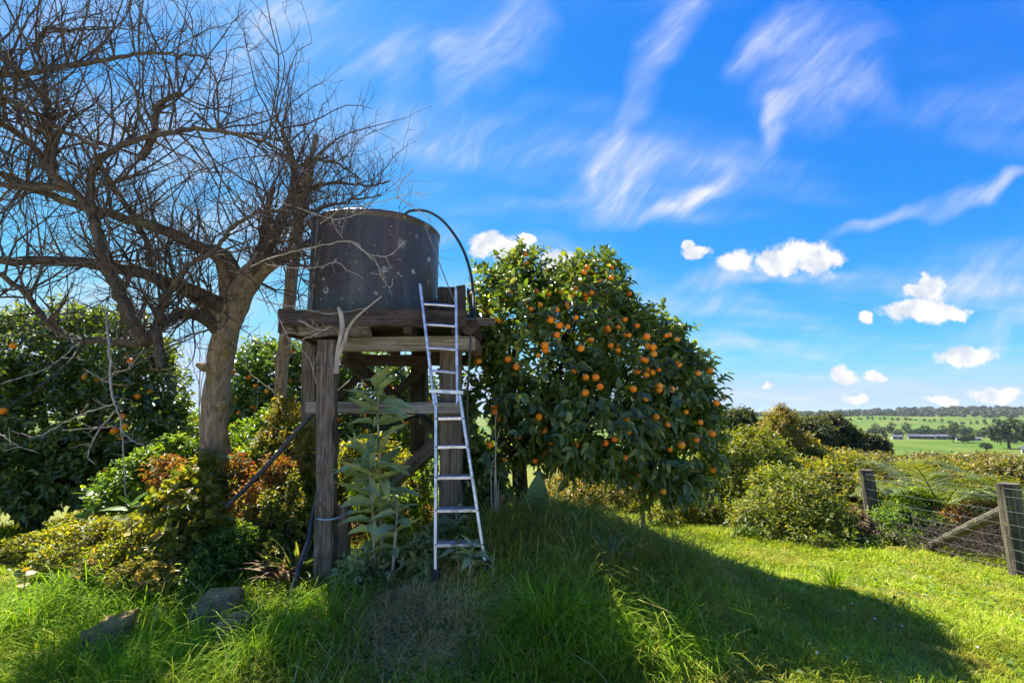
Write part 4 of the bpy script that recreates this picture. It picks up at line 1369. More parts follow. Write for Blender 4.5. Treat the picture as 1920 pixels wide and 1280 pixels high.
shrub('leafy green bush between the glossy bush and the fence post', [(1610, 930, 11, 55, 35), (1560, 905, 11.5, 55, 34), (1650, 960, 10.6, 48, 38), (1590, 880, 12, 45, 26)], 'yellowgreen', 2600, .075)
shrub('straggly dark skirt of weeds at the foot of the glossy bush', [(1400, 1015, 8.0, 34, 18), (1470, 1035, 7.8, 44, 18), (1560, 1048, 7.7, 44, 16), (1630, 1040, 7.8, 36, 20)], 'citrus_lit', 1300, .05, gap=-.2)
shrub('bright green weeds crowding behind the netting near the strut', [(1680, 985, 8.6, 42, 38), (1720, 965, 8.9, 42, 40), (1760, 1000, 8.4, 38, 30), (1700, 1020, 8.2, 38, 22)], 'bright', 2400, .055)
shrub('orange brown leafed bush behind the fence strut', [(1800, 985, 8.4, 48, 26), (1850, 975, 8.2, 36, 24), (1905, 985, 7.9, 26, 34), (1830, 1000, 8.2, 40, 18)], 'autumn', 1500, .06)
shrub('low olive bush beyond the fence beside the palm', [(1830, 950, 10.5, 60, 30), (1890, 940, 10.8, 50, 34), (1700, 935, 10.8, 45, 26)], 'yellowgreen', 1900, .07)
for label, specs, mt in (
        ('scrubby yellow green bush filling the gap behind the glossy bush', [(1500, 895, 12.5, 60, 34), (1550, 880, 13, 52, 30), (1450, 920, 11.6, 46, 34)], 'yellowgreen'),
        ('loose olive bush rising behind the farther fence post', [(1640, 905, 12.5, 56, 28), (1690, 900, 13, 50, 26), (1600, 920, 12, 44, 26)], 'avocado'),
        ('pale scrub bush above the palm fronds', [(1750, 895, 12.5, 52, 24), (1800, 905, 12, 50, 26)], 'yellowgreen'),
        ('straggling olive scrub above the strutted post', [(1870, 905, 11.5, 52, 30), (1925, 900, 11.2, 44, 34), (1830, 925, 11, 40, 24)], 'avocado'),
        ('sunlit scrub between the orange tree and the pale green bush', [(1325, 895, 12, 40, 36), (1300, 930, 11.2, 36, 30), (1345, 860, 13, 34, 30)], 'yellowgreen')):
    shrub(label, specs, mt, 1700, .08, gap=-.6)
shrub('rusty dead bracken heap at the foot of the far fence post', [(1600, 990, 8.7, 26, 24), (1620, 1015, 8.5, 22, 20)], 'dead', 800, .07)
shrub('dark low fern by the lower end of the strut', [(1680, 1040, 7.9, 32, 24), (1725, 1050, 7.6, 26, 18)], 'dark', 900, .07)


def dry_twig_pile():
    c = P(1815, 1025, 7.6); b = np.array((c[0], c[1], float(H(c[0], c[1]))))
    mb = MB()
    for _ in range(520):
        a = b + np.array((R.normal() * .42, R.normal() * .38, abs(R.normal()) * .10))
        d = unit(R.normal(size=3) * np.array((1, 1, .8)) + UP * .75)
        n = 6; pts = [a]
        for s in range(n - 1):
            d = unit(d + R.normal(size=3) * .25 - UP * .12); pts.append(pts[-1] + d * (.10 + .05 * R.random()))
        mb.tube(np.array(pts), np.linspace(.0045, .0015, n), 4, cap=False)
    o = mb.build('dry_brush', M['twig'])
    tag(o, 'tangled heap of dry brown brushwood behind the strutted fence post', 'brushwood', kind='stuff')


dry_twig_pile()


def palm(label, px, py, Y, nf, scale, seed, group=None):
    rng = np.random.default_rng(seed)
    b = gbase(px, py, Y)
    root = thing('palm', label, 'palm', b, group)
    mb = MB(); mb.tube([b - UP * .1, b + UP * .25, b + UP * .45], [.10, .09, .05], 8, knob=.1); mb.build('trunk', M['dark_bark'], root)
    for k in range(nf):
        az = k * 2 * math.pi / nf + rng.normal() * .2
        L = scale * (1 + .15 * rng.normal()); el = .75 + .75 * rng.random()
        d = np.array((math.cos(az), math.sin(az), 0))
        n = 16
        s = np.linspace(0, 1, n)
        path = b + UP * .4 + d * (s * L * .9)[:, None] + UP * ((el * s - .75 * s ** 2) * L)[:, None]
        T = unit(np.gradient(path, axis=0)); S = unit(np.cross(T, UP))
        V, F = [], []
        for i in range(1, n):
            for q in range(2):
                p0 = path[i] - T[i] * (.5 * q * L / n)
                ll = .34 * L * math.sin(math.pi * (.12 + .86 * s[i])) + .04
                for sg in (-1, 1):
                    dv = unit(S[i] * sg + T[i] * .75 + UP * .10 + rng.normal(size=3) * .06)
                    tip = p0 + dv * ll - UP * ll * .18
                    w = T[i] * .016
                    o = len(V); V += [p0 - w, p0 + w, p0 + dv * ll * .55 + w * .9, p0 + dv * ll * .55 - w * .9, tip]
                    F += [(o, o+1, o+2), (o, o+2, o+3), (o+3, o+2, o+4)]
        mbs = MB(); mbs.tube(path, np.linspace(.013, .003, n), 5, cap=False)
        fr = mbs.build('frond', M['palm'], root)
        link('leaflets', mesh_np('leaflets', np.array(V) - parent_world(fr), np.array(F), M['palm']), fr)['kind'] = 'stuff'


palm('spiky green palm behind the netting between the two fence posts', 1768, 985, 8.9, 13, 1.2, 5)
palm('spiky palm at the picture edge beside the strutted fence post', 1940, 985, 7.8, 11, 1.2, 6)

# dark trees beyond the lawn
for label, specs, n, L in (
        ('broad dark tree standing above the yellow orchard', [(1520, 818, 30, 38, 30), (1560, 815, 31, 30, 34), (1590, 835, 31, 24, 26)], 2600, .20),
        ('smaller dark tree right of the broad dark tree', [(1615, 838, 36, 22, 18), (1640, 840, 36, 20, 16)], 1400, .22),
        ('dark tree just clear of the orange tree crown', [(1375, 805, 24, 22, 28), (1395, 795, 25, 16, 20), (1360, 830, 24, 24, 28)], 1600, .18),
        ('low dark tree behind the upright golden shrub', [(1425, 818, 34, 24, 22), (1490, 812, 36, 18, 22)], 1400, .22)):
    shrub(label, specs, 'dark', n, L, name='dark_tree', cat='tree', trunk_r=.12, gap=-.8)

# orchard below the lawn: rows of rounded yellow-green trees
def orchard():
    rng = np.random.default_rng(31)
    protos = []
    for k in range(3):
        lob = []
        for _ in range(7):
            d = rand_dirs(1, rng)[0]
            lob.append((d[0] * 1.1, d[1] * 1.1, 2.0 + d[2] * .55, .95 + .3 * rng.random(), .95 + .3 * rng.random(), .75 + .25 * rng.random()))
        lob = np.array(lob)
        mb = MB(); limbs(mb, (0, 0, -.3), lob, .10, rng=rng)
        tm = bpy.data.meshes.new('trunk'); tm.from_pydata(mb.v, [], mb.f); tm.materials.append(M['dark_bark'])
        pos, D, N, ll, ww, p, ax = sprigs(lob, 1500, 6, .17, shell=.5, gap=-.9, ground=False, rng=rng)
        V, F = leaf2_arrays(pos, D, N, ll, ww)
        protos.append((tm, mesh_np('crown', V, F, M['avocado'])))
    spots = []
    for row, Y in enumerate((14.5, 18.5, 23, 28, 34, 41, 49)):
        nx = 5 + row
        for i in range(nx):
            px = 1560 + (1990 - 1560) * (i + .5 * (row % 2) + rng.random() * .3) / nx - 14 * row
            x = (px - 960) / FPX * Y / 1.02
            spots.append((x, Y + rng.normal() * .7))
    spots += [(x, y) for x, y in ((8.6, 13.2), (6.3, 15.5), (11.6, 12.8), (9.8, 11.8))]
    word = ('first', 'second', 'third', 'fourth', 'fifth', 'sixth', 'seventh')
    for i, (x, y) in enumerate(spots):
        tm, cm = protos[i % 3]
        z = float(H(x, y))
        root = thing('orchard_tree', 'rounded yellow green orchard tree in the rows below the lawn', 'tree', (x, y, z), 'orchard trees below the lawn')
        top = 1.6 - .100 * y                                    # rows keep below the view of the valley
        s = max(.45, min(1.2, (top - z) / 3.1)) * (.82 + .36 * rng.random())
        for nm, me in (('trunk', tm), ('crown', cm)):
            o = link(nm, me, root)
            if nm == 'crown': o['kind'] = 'stuff'
        root.scale = (s * (1.0 + .3 * rng.random()), s * (1.0 + .3 * rng.random()), s); root.rotation_euler = (0, 0, rng.random() * 6.28)


orchard()

# ================================================================== WEEDS AND SHRUBS ON THE LEFT
shrub('orange and red leafed bramble in front of the pale trunk', [(310, 885, 5.3, 30, 16), (335, 910, 5.2, 28, 16)], 'autumn', 330, .05, per=5)
shrub('red leafed bramble right of the pale trunk', [(445, 885, 5.3, 18, 20), (455, 925, 5.2, 20, 18)], 'autumn', 220, .045, per=5)
shrub('sunlit yellow green bush between the pale trunk and the stand', [(510, 870, 5.7, 42, 46), (550, 900, 5.5, 38, 56), (490, 930, 5.5, 46, 44), (535, 960, 5.3, 46, 44), (470, 890, 5.9, 34, 44)], 'yellowgreen', 1700, .05, gap=-.5)
shrub('tall tangle of yellow green weeds behind the front stand post', [(575, 960, 5.0, 26, 60), (555, 1020, 4.7, 34, 44), (600, 1010, 4.9, 28, 50), (520, 1045, 4.5, 36, 32)], 'yellowgreen', 1500, .045, gap=-.3)
shrub('scrambling vine with pale leaves at the base of the pale trunk', [(400, 930, 5.3, 26, 36), (425, 965, 5.1, 30, 36), (450, 985, 4.95, 34, 34), (380, 890, 5.45, 18, 24)], 'yellowgreen', 1200, .05, gap=-.4)
shrub('brown and green tangle under the slanting brace of the stand', [(700, 1010, 5.0, 40, 34), (750, 1030, 4.8, 44, 28), (790, 1000, 5.2, 34, 34), (660, 1030, 4.9, 26, 30)], 'autumn', 1300, .042, gap=-.3)
shrub('tall backlit green thicket between the pale trunk and the stand', [(470, 840, 6.3, 44, 46), (520, 825, 6.3, 42, 52), (560, 870, 5.9, 36, 60), (500, 890, 6.0, 46, 46)], 'bright', 2000, .06, gap=-.3)
shrub('backlit weedy thicket under the deck behind the tall grey plant', [(660, 890, 6.0, 44, 56), (710, 870, 6.1, 40, 50), (750, 900, 5.9, 36, 50), (640, 950, 5.6, 34, 46)], 'yellowgreen', 1700, .05, gap=-.25)
shrub('open yellow leafed weed climbing the rear stand post', [(575, 850, 5.3, 24, 60), (600, 920, 5.2, 22, 60), (560, 800, 5.6, 22, 40)], 'yellow', 900, .042, gap=-.1)
shrub('bushy yellow weed leaning on the left of the front stand post', [(565, 985, 4.6, 24, 48), (540, 940, 4.75, 26, 44), (505, 975, 4.7, 30, 44)], 'yellowgreen', 1100, .040, gap=-.1)
shrub('green weed clump under the ladder side of the stand', [(690, 940, 5.2, 30, 40), (760, 965, 5.1, 30, 36), (800, 930, 5.4, 20, 50)], 'bright', 1000, .045, gap=-.1)
shrub('tall yellowing weed between the pole and the rear stand post', [(535, 790, 6.0, 26, 40), (560, 830, 5.7, 26, 44), (515, 850, 5.8, 28, 44)], 'yellow', 900, .045, gap=-.1)
shrub('pale orange leafed bramble beside the slanting poly pipe', [(500, 905, 4.95, 28, 34), (470, 950, 4.85, 30, 30), (530, 900, 4.95, 22, 34)], 'autumn', 620, .042, gap=0.0)
shrub('yellow flowering weed below the slanting poly pipe', [(560, 930, 5.0, 22, 50), (530, 1000, 4.8, 30, 36), (480, 1000, 4.8, 34, 34)], 'yellow', 750, .045, gap=-.5)
shrub('sunlit green shrub left of the pale trunk', [(250, 905, 6.0, 44, 32), (290, 880, 6.2, 44, 30), (215, 935, 5.8, 40, 26), (330, 860, 6.4, 34, 30)], 'bright', 1500, .06)
shrub('leafy climber hump with broad shaded leaves before the pale trunk', [(350, 940, 4.75, 38, 32), (375, 978, 4.6, 28, 34), (325, 965, 4.7, 27, 27), (350, 1015, 4.45, 30, 26)], 'yellowgreen', 620, .075, per=5, aspect=.75)
shrub('mixed yellowing weeds covering the bank left of the stone block', [(200, 1010, 4.9, 60, 28), (130, 1015, 5.0, 50, 22), (270, 1010, 4.8, 50, 34), (235, 1045, 4.5, 60, 22), (300, 1060, 4.3, 40, 26)], 'yellowgreen', 2400, .04, gap=-.4)
shrub('low sunlit yellow weeds at the foot of the climber hump', [(300, 1085, 4.1, 34, 18), (250, 1085, 4.15, 34, 16), (190, 1075, 4.3, 44, 18), (330, 1050, 4.3, 30, 22)], 'yellow', 1300, .034, gap=-.4)
shrub('olive weeds spreading over the grass at the picture edge', [(110, 1050, 4.6, 44, 18), (60, 1030, 4.9, 40, 16), (150, 985, 5.4, 40, 16)], 'yellowgreen', 1200, .035, gap=-.3)
shrub('speckled green weeds growing behind the large stone block', [(410, 1050, 4.4, 44, 40), (450, 1030, 4.5, 34, 40), (390, 1010, 4.6, 36, 36), (365, 1085, 4.15, 28, 28)], 'bright', 1700, .036, gap=-.5)
shrub('dull green undergrowth below the orange tree behind the stand', [(620, 900, 6.6, 60, 50), (700, 930, 6.4, 60, 40), (760, 950, 6.2, 50, 34), (660, 960, 6.0, 50, 34)], 'citrus_lit', 1900, .06)
shrub('small yellow leafed weed growing under the stand braces', [(680, 990, 5.4, 34, 26), (740, 1000, 5.3, 40, 30), (770, 940, 5.7, 30, 30)], 'yellowgreen', 900, .05)
shrub('dark leafy climber round the post behind the ladder', [(880, 960, 5.0, 26, 50), (900, 900, 5.2, 26, 60), (860, 1010, 4.8, 28, 24)], 'citrus', 1100, .07)
shrub('grey green weeds at the foot of the front stand post', [(700, 1065, 4.2, 44, 20), (670, 1080, 4.1, 24, 18), (760, 1060, 4.2, 40, 20), (800, 1045, 4.15, 26, 20)], 'woolly', 620, .06, per=5)
shrub('dark shaded bush beyond the left orange tree trunk', [(90, 885, 9.0, 115, 66), (220, 895, 9.0, 95, 56), (-20, 890, 9.0, 95, 70), (310, 890, 9.2, 60, 46), (150, 850, 9.4, 90, 60)], 'citrus', 4600, .07)
shrub('tall sunlit bush filling the gap behind the pale trunk', [(350, 800, 9.5, 26, 34), (372, 840, 9.3, 24, 40), (330, 850, 9.4, 32, 34)], 'bright', 1100, .08)

# round leafed seedling at the lawn edge
LEAFS = {
    'woolly': [unit_leaf('leaf', M['woolly'], w_, 9, d, f_, .022, 'lance') for d, w_, f_ in ((.15, .34, .2), (.4, .38, .12), (.65, .30, .3), (.3, .26, .5), (-.12, .32, .25))],
    'round': [unit_leaf('leaf', M['bright'], .62, 5, .15, .08, 0, 'round')],
    'canna': [unit_leaf('leaf', M['canna'], .30, 8, d, .14, .008, 'lance') for d in (.2, .5)],
    'vine': [unit_leaf('leaf', M['yellow'], .80, 5, .25, .08, .01, 'heart')],
    'taro': [unit_leaf('leaf', M['taro'], .56, 10, .08, .10, .008, 'heart')],
    'dead': [unit_leaf('leaf', M['dead'], .20, 7, .6, .2, .03, 'lance')]}


def stemmed(name, label, cat, base, stems, leaves, kind, rng, stem_r=.012, stem_mat='pale_twig', group=None, hang=.15, width=1.0, top_tuft=0):
    """upright plant: each stem a part, each leaf a part; leaves = (count, length) per stem"""
    root = thing(name, label, cat, base, group)
    for pts, (cnt, L) in zip(stems, leaves):
        path = smooth_path(pts, 16)
        mb = MB(); mb.tube(path, np.linspace(stem_r, stem_r * .45, 16), 7, knob=.05); mb.build('stem', M[stem_mat], root)
        for i in range(cnt):
            s = .28 + .72 * (i / max(1, cnt - 1)) ** .9
            p = path[min(15, int(s * 15))]
            T = unit(path[min(15, int(s * 15) + 1 if s < .95 else 15)] - path[max(0, int(s * 15) - 1)])
            an = i * 2.4 + rng.random() * .6
            rad = np.array((math.cos(an), math.sin(an), 0))
            upw = (.15 if s < .9 else 1.1) + .3 * rng.normal() * .5
            d = unit(rad + T * (.25 + upw) - UP * hang)
            n = unit(UP * 1.0 - d * (d @ UP) + np.array((0, -.35, 0)) + rng.normal(size=3) * .3)
            put_leaf(LEAFS[kind][rng.integers(len(LEAFS[kind]))], p, d, n, L * (.75 + .4 * rng.random()) * (1 if s < .9 else .75), root, width=width)
    return root


rg = np.random.default_rng(11)
stemmed('woolly_plant', 'tall grey green broad leafed plant in front of the stand', 'plant', gbase(712, 1070, 4.15),
        [[gbase(718, 1070, 4.2), P(714, 960, 4.15), P(712, 860, 4.1), P(708, 770, 4.08), P(712, 715, 4.05)], [gbase(704, 1075, 4.1), P(700, 980, 4.05), P(694, 900, 4.02), P(690, 850, 4.0)], [gbase(735, 1075, 4.05), P(742, 1000, 4.0), P(746, 950, 3.98)]],
        [(46, .33), (34, .30), (16, .25)], 'woolly', rg, .014)
stemmed('woolly_plant', 'low broad leafed grey green plant at the ladder foot', 'plant', gbase(880, 1060, 3.95),
        [[gbase(880, 1065, 3.9), P(884, 1050, 3.9), P(886, 1028, 3.9)], [gbase(862, 1065, 3.95), P(858, 1040, 3.95), P(856, 1018, 3.95)]],
        [(18, .20), (12, .17)], 'woolly', rg, .010, hang=.1)
stemmed('woolly_plant', 'broad leafed grey plant growing through the lowest ladder treads', 'plant', gbase(853, 1030, 4.4),
        [[gbase(853, 1030, 4.42), P(854, 1000, 4.42), P(856, 965, 4.42)]], [(13, .26)], 'woolly', rg, .010, hang=.2)
stemmed('seedling', 'upright seedling with round bright leaves at the lawn edge', 'plant', gbase(165, 1000, 5.0),
        [[gbase(165, 1000, 5.0), P(163, 960, 5.0), P(158, 915, 5.0)]], [(16, .105)], 'round', rg, .007, 'twig')
stemmed('seedling', 'small round leafed seedling left of the bramble', 'plant', gbase(185, 1000, 5.4),
        [[gbase(188, 990, 5.4), P(190, 955, 5.4), P(186, 930, 5.4)]], [(10, .09)], 'round', rg, .006, 'twig')
stemmed('ginger_plant', 'broad bright leaves of a ginger plant right of the pale trunk', 'plant', gbase(455, 930, 5.6),
        [[gbase(455, 930, 5.6), P(458, 880, 5.6), P(462, 835, 5.6)], [gbase(470, 930, 5.7), P(480, 880, 5.7), P(490, 840, 5.7)]], [(9, .33), (7, .28)], 'canna', rg, .010, 'twig', hang=0)
stemmed('ginger_plant', 'low broad green leaves beside the leafy climber hump', 'plant', gbase(235, 985, 5.1),
        [[gbase(240, 985, 5.1), P(243, 965, 5.1), P(246, 945, 5.1)]], [(9, .30)], 'canna', rg, .010, 'twig', hang=.1)
stemmed('yellow_weed', 'weed with big yellow leaves in front of the climber hump', 'plant', gbase(250, 1010, 4.5),
        [[gbase(250, 1010, 4.5), P(247, 985, 4.5), P(245, 968, 4.5)]], [(6, .12)], 'vine', rg, .006, 'twig')
stemmed('yellow_weed', 'weed with yellow leaves alone in the left grass', 'plant', gbase(45, 1110, 4.2),
        [[gbase(45, 1110, 4.2), P(46, 1090, 4.2), P(47, 1070, 4.2)]], [(6, .09)], 'vine', rg, .005, 'twig')
stemmed('yellow_weed', 'weed with yellow leaves between the brambles and stone block', 'plant', gbase(410, 1020, 4.5),
        [[gbase(408, 1010, 4.5), P(405, 985, 4.5), P(410, 970, 4.5)]], [(6, .10)], 'vine', rg, .005, 'twig')


def taro():
    b = gbase(990, 1010, 4.75)
    root = thing('taro_plant', 'elephant ear plant with one big upright leaf under the orange tree', 'plant', b)
    pet = MB()
    top = P(1003, 975, 4.72)
    pet.tube(smooth_path([b, (b + top) / 2 + np.array((.01, 0, 0)), top], 8), np.linspace(.02, .011, 8), 8); pet.build('leaf_stalk', M['taro'], root)
    put_leaf(LEAFS['taro'][0], P(1003, 985, 4.72), P(1010, 895, 4.76) - P(1003, 985, 4.72), np.array((-.1, -1, .25)), .50, root, width=.92)
    for pts, r in (([(985, 1008, 4.75), (975, 960, 4.75), (955, 930, 4.75), (945, 925, 4.75)], .016), ([(1000, 1005, 4.75), (1020, 985, 4.72), (1045, 985, 4.7), (1052, 1005, 4.68)], .014),
                   ([(1005, 1010, 4.7), (1035, 995, 4.65), (1065, 998, 4.62), (1078, 1015, 4.6)], .013)):
        mb = MB(); mb.tube(smooth_path([P(*q) for q in pts], 12), np.linspace(r, r * .5, 12), 7); mb.build('leaf_stalk', M['taro'], root)
    for px, py, d in ((945, 925, (-.4, -.1, -1)), (1052, 1005, (.2, -.2, -1)), (1078, 1015, (.3, -.2, -1))):
        put_leaf(LEAFS['dead'][0], P(px, py, 4.68), d, (0, -1, .2), .16, root, width=1.8)


taro()


def strap_clump(label, base, n, L, mat, seed, name='strap_leaf_clump', w=.022, spread=.55, group=None):
    """tussock of arching strap leaves, each leaf a part"""
    rng = np.random.default_rng(seed)
    root = thing(name, label, 'plant', base, group)
    for k in range(n):
        az = rng.random() * 6.28; d = np.array((math.cos(az), math.sin(az), 0))
        ll = L * (.6 + .5 * rng.random()); lean = spread * (.4 + .9 * rng.random())
        m = 8; s = np.linspace(0, 1, m)
        p0 = base + d * .06 * rng.random() - UP * .03
        path = p0 + d * (ll * lean * s ** 1.5)[:, None] * 1.1 + UP * (ll * (s - .62 * lean * s ** 2.4))[:, None]
        S = np.array((-d[1], d[0], 0))
        ww = w * (1 - .2 * rng.random()) * np.sqrt(np.maximum(1 - s ** 2.2, .002))
        V = np.stack([path - S * ww[:, None], path + UP * -.004, path + S * ww[:, None]], 1).reshape(-1, 3)
        F = []
        for i in range(m - 1):
            for j in range(2):
                a = i * 3 + j; F += [(a, a + 3, a + 4), (a, a + 4, a + 1)]
        link('leaf', mesh_np('leaf', V - base, np.array(F), M['dead'] if rng.random() < .1 else M[mat]), root)


strap_clump('arching clump of strap leaves with yellowed tips on the mound', gbase(1145, 1130, 3.95), 75, .42, 'strap', 1, w=.011)
strap_clump('upright strap leafed clump on the crest of the mound', gbase(1110, 1085, 4.25), 42, .34, 'strap', 2, w=.009)
strap_clump('dark strap leafed clump beside the curved poly pipe', gbase(560, 1075, 4.35), 34, .50, 'strap', 3, w=.016, spread=.8)
strap_clump('withered strap leafed clump left of the front stand post', gbase(530, 1090, 4.3), 34, .42, 'dead', 4, w=.014, spread=.9)
strap_clump('strap leafed clump with dark blades right of the front posts', gbase(700, 1100, 4.05), 30, .30, 'strap', 5, w=.012, spread=.8)
strap_clump('tall bright tuft on the lawn at the shadow edge', gbase(1565, 1110, 5.2), 40, .34, 'lush', 6, w=.006, spread=.5, name='grass_tuft')
strap_clump('thick bright grass tuft at the bottom middle of the lawn', gbase(1060, 1190, 3.45), 60, .34, 'lush', 7, w=.006, spread=.6, name='grass_tuft')
strap_clump('sunlit grass tuft right of the bottom middle tuft', gbase(1250, 1225, 3.4), 60, .28, 'lush', 8, w=.006, spread=.7, name='grass_tuft')

# dry stalks beside the ladder
stk = thing('dry_stalks', 'tall dry pale stalks standing beside the ladder', 'plant', gbase(930, 1015, 4.6))
for pts in ([(932, 1018), (928, 920), (930, 840), (938, 800)], [(926, 1018), (922, 940), (921, 880), (932, 850)], [(938, 1020), (930, 900), (929, 800), (931, 770)], [(945, 1020), (936, 960), (934, 900)]):
    mb = MB(); mb.tube(smooth_path([P(a, b, 4.6) for a, b in pts], 10), np.linspace(.006, .0025, 10), 5, cap=False); mb.build('stalk', M['pale_twig'], stk)
# bare sapling behind the pale trunk and one behind the pipe
for label, segs, Y in (('leafless sapling beside the pale trunk', [[(375, 830), (372, 740), (376, 650), (366, 560)], [(374, 760), (382, 690), (390, 640)], [(372, 720), (362, 680), (352, 610)]], 6.6),
                       ('pale dry sapling in front of the fruiting tree behind', [[(535, 880), (530, 800), (522, 740), (505, 690)], [(522, 740), (500, 725), (470, 700), (455, 680)], [(525, 770), (520, 715), (512, 660)], [(480, 830), (478, 790), (484, 740)]], 6.4)):
    b = gbase(segs[0][0][0], segs[0][0][1], Y)
    o = thing('sapling', label, 'tree', b)
    for k, pts in enumerate(segs):
        w = [P(a, c, Y) for a, c in pts]
        if k == 0: w = [b] + w
        mb = MB(); mb.tube(smooth_path(w, 14, .006), np.linspace(.012 if k == 0 else .007, .003, 14), 5, cap=False); mb.build('stem' if k == 0 else 'branch', M['pale_twig'], o)
# slim stake under the orange tree
sb = gbase(1205, 985, 6.6)
beam('stake', sb - UP * .2, P(1203, 925, 6.6), .06, .06, M['wood'], None)
so = bpy.data.objects['stake']; tag(so, 'short slim timber stake under the orange tree skirt', 'stake')

# ================================================================== GRASS
def blades(n_or_xy, hgt, width, lean, rng, outd=None):
    xy = n_or_xy; n = len(xy)
    z = H(xy[:, 0], xy[:, 1])
    p = np.column_stack([xy, z - .01])
    az = rng.random(n) * 6.28
    d = np.column_stack([np.cos(az), np.sin(az), np.zeros(n)])
    d = unit(d + np.array((.35, -.35, 0)) + .25 * np.column_stack([snoise(p, .9), snoise(p + 5, .9), np.zeros(n)]))
    if outd is not None: d = unit(d + 1.1 * np.column_stack([outd, np.zeros(n)]))
    ln = (lean * (.3 + 1.0 * rng.random(n)))[:, None]
    h = hgt[:, None]
    S = np.column_stack([-d[:, 1], d[:, 0], np.zeros(n)])
    tw = rng.normal(size=(n, 1)) * .5
    S = unit(S + d * tw)
    w = width[:, None]
    m1 = p + UP * h * .42 + d * h * ln * .16
    m2 = p + UP * h * (.80 - .16 * ln) + d * h * ln * .55
    t = p + UP * h * (1.02 - .42 * ln) + d * h * ln * 1.15
    V = np.stack([p - S * w, p + S * w, m1 - S * w * .9, m1 + S * w * .9, m2 - S * w * .6, m2 + S * w * .6, t], 1).reshape(-1, 3)
    F = (np.arange(n) * 7)[:, None, None] + np.array([(0, 1, 3), (0, 3, 2), (2, 3, 5), (2, 5, 4), (4, 5, 6)])
    return V, F.reshape(-1, 3)


def scatter(n, y0, y1, rng, xlim=(-9.5, 9.5), k=1.16):
    """ground spots in the view, thinner with distance"""
    y = y0 * (y1 / y0) ** rng.random(n)
    x = (rng.random(n) * 2 - 1) * k * y
    m = (x > xlim[0]) & (x < xlim[1])
    return np.column_stack([x[m], y[m]])


def gauss(xy, cx, cy, sx, sy):
    return np.exp(-((xy[:, 0] - cx) / sx) ** 2 - ((xy[:, 1] - cy) / sy) ** 2)


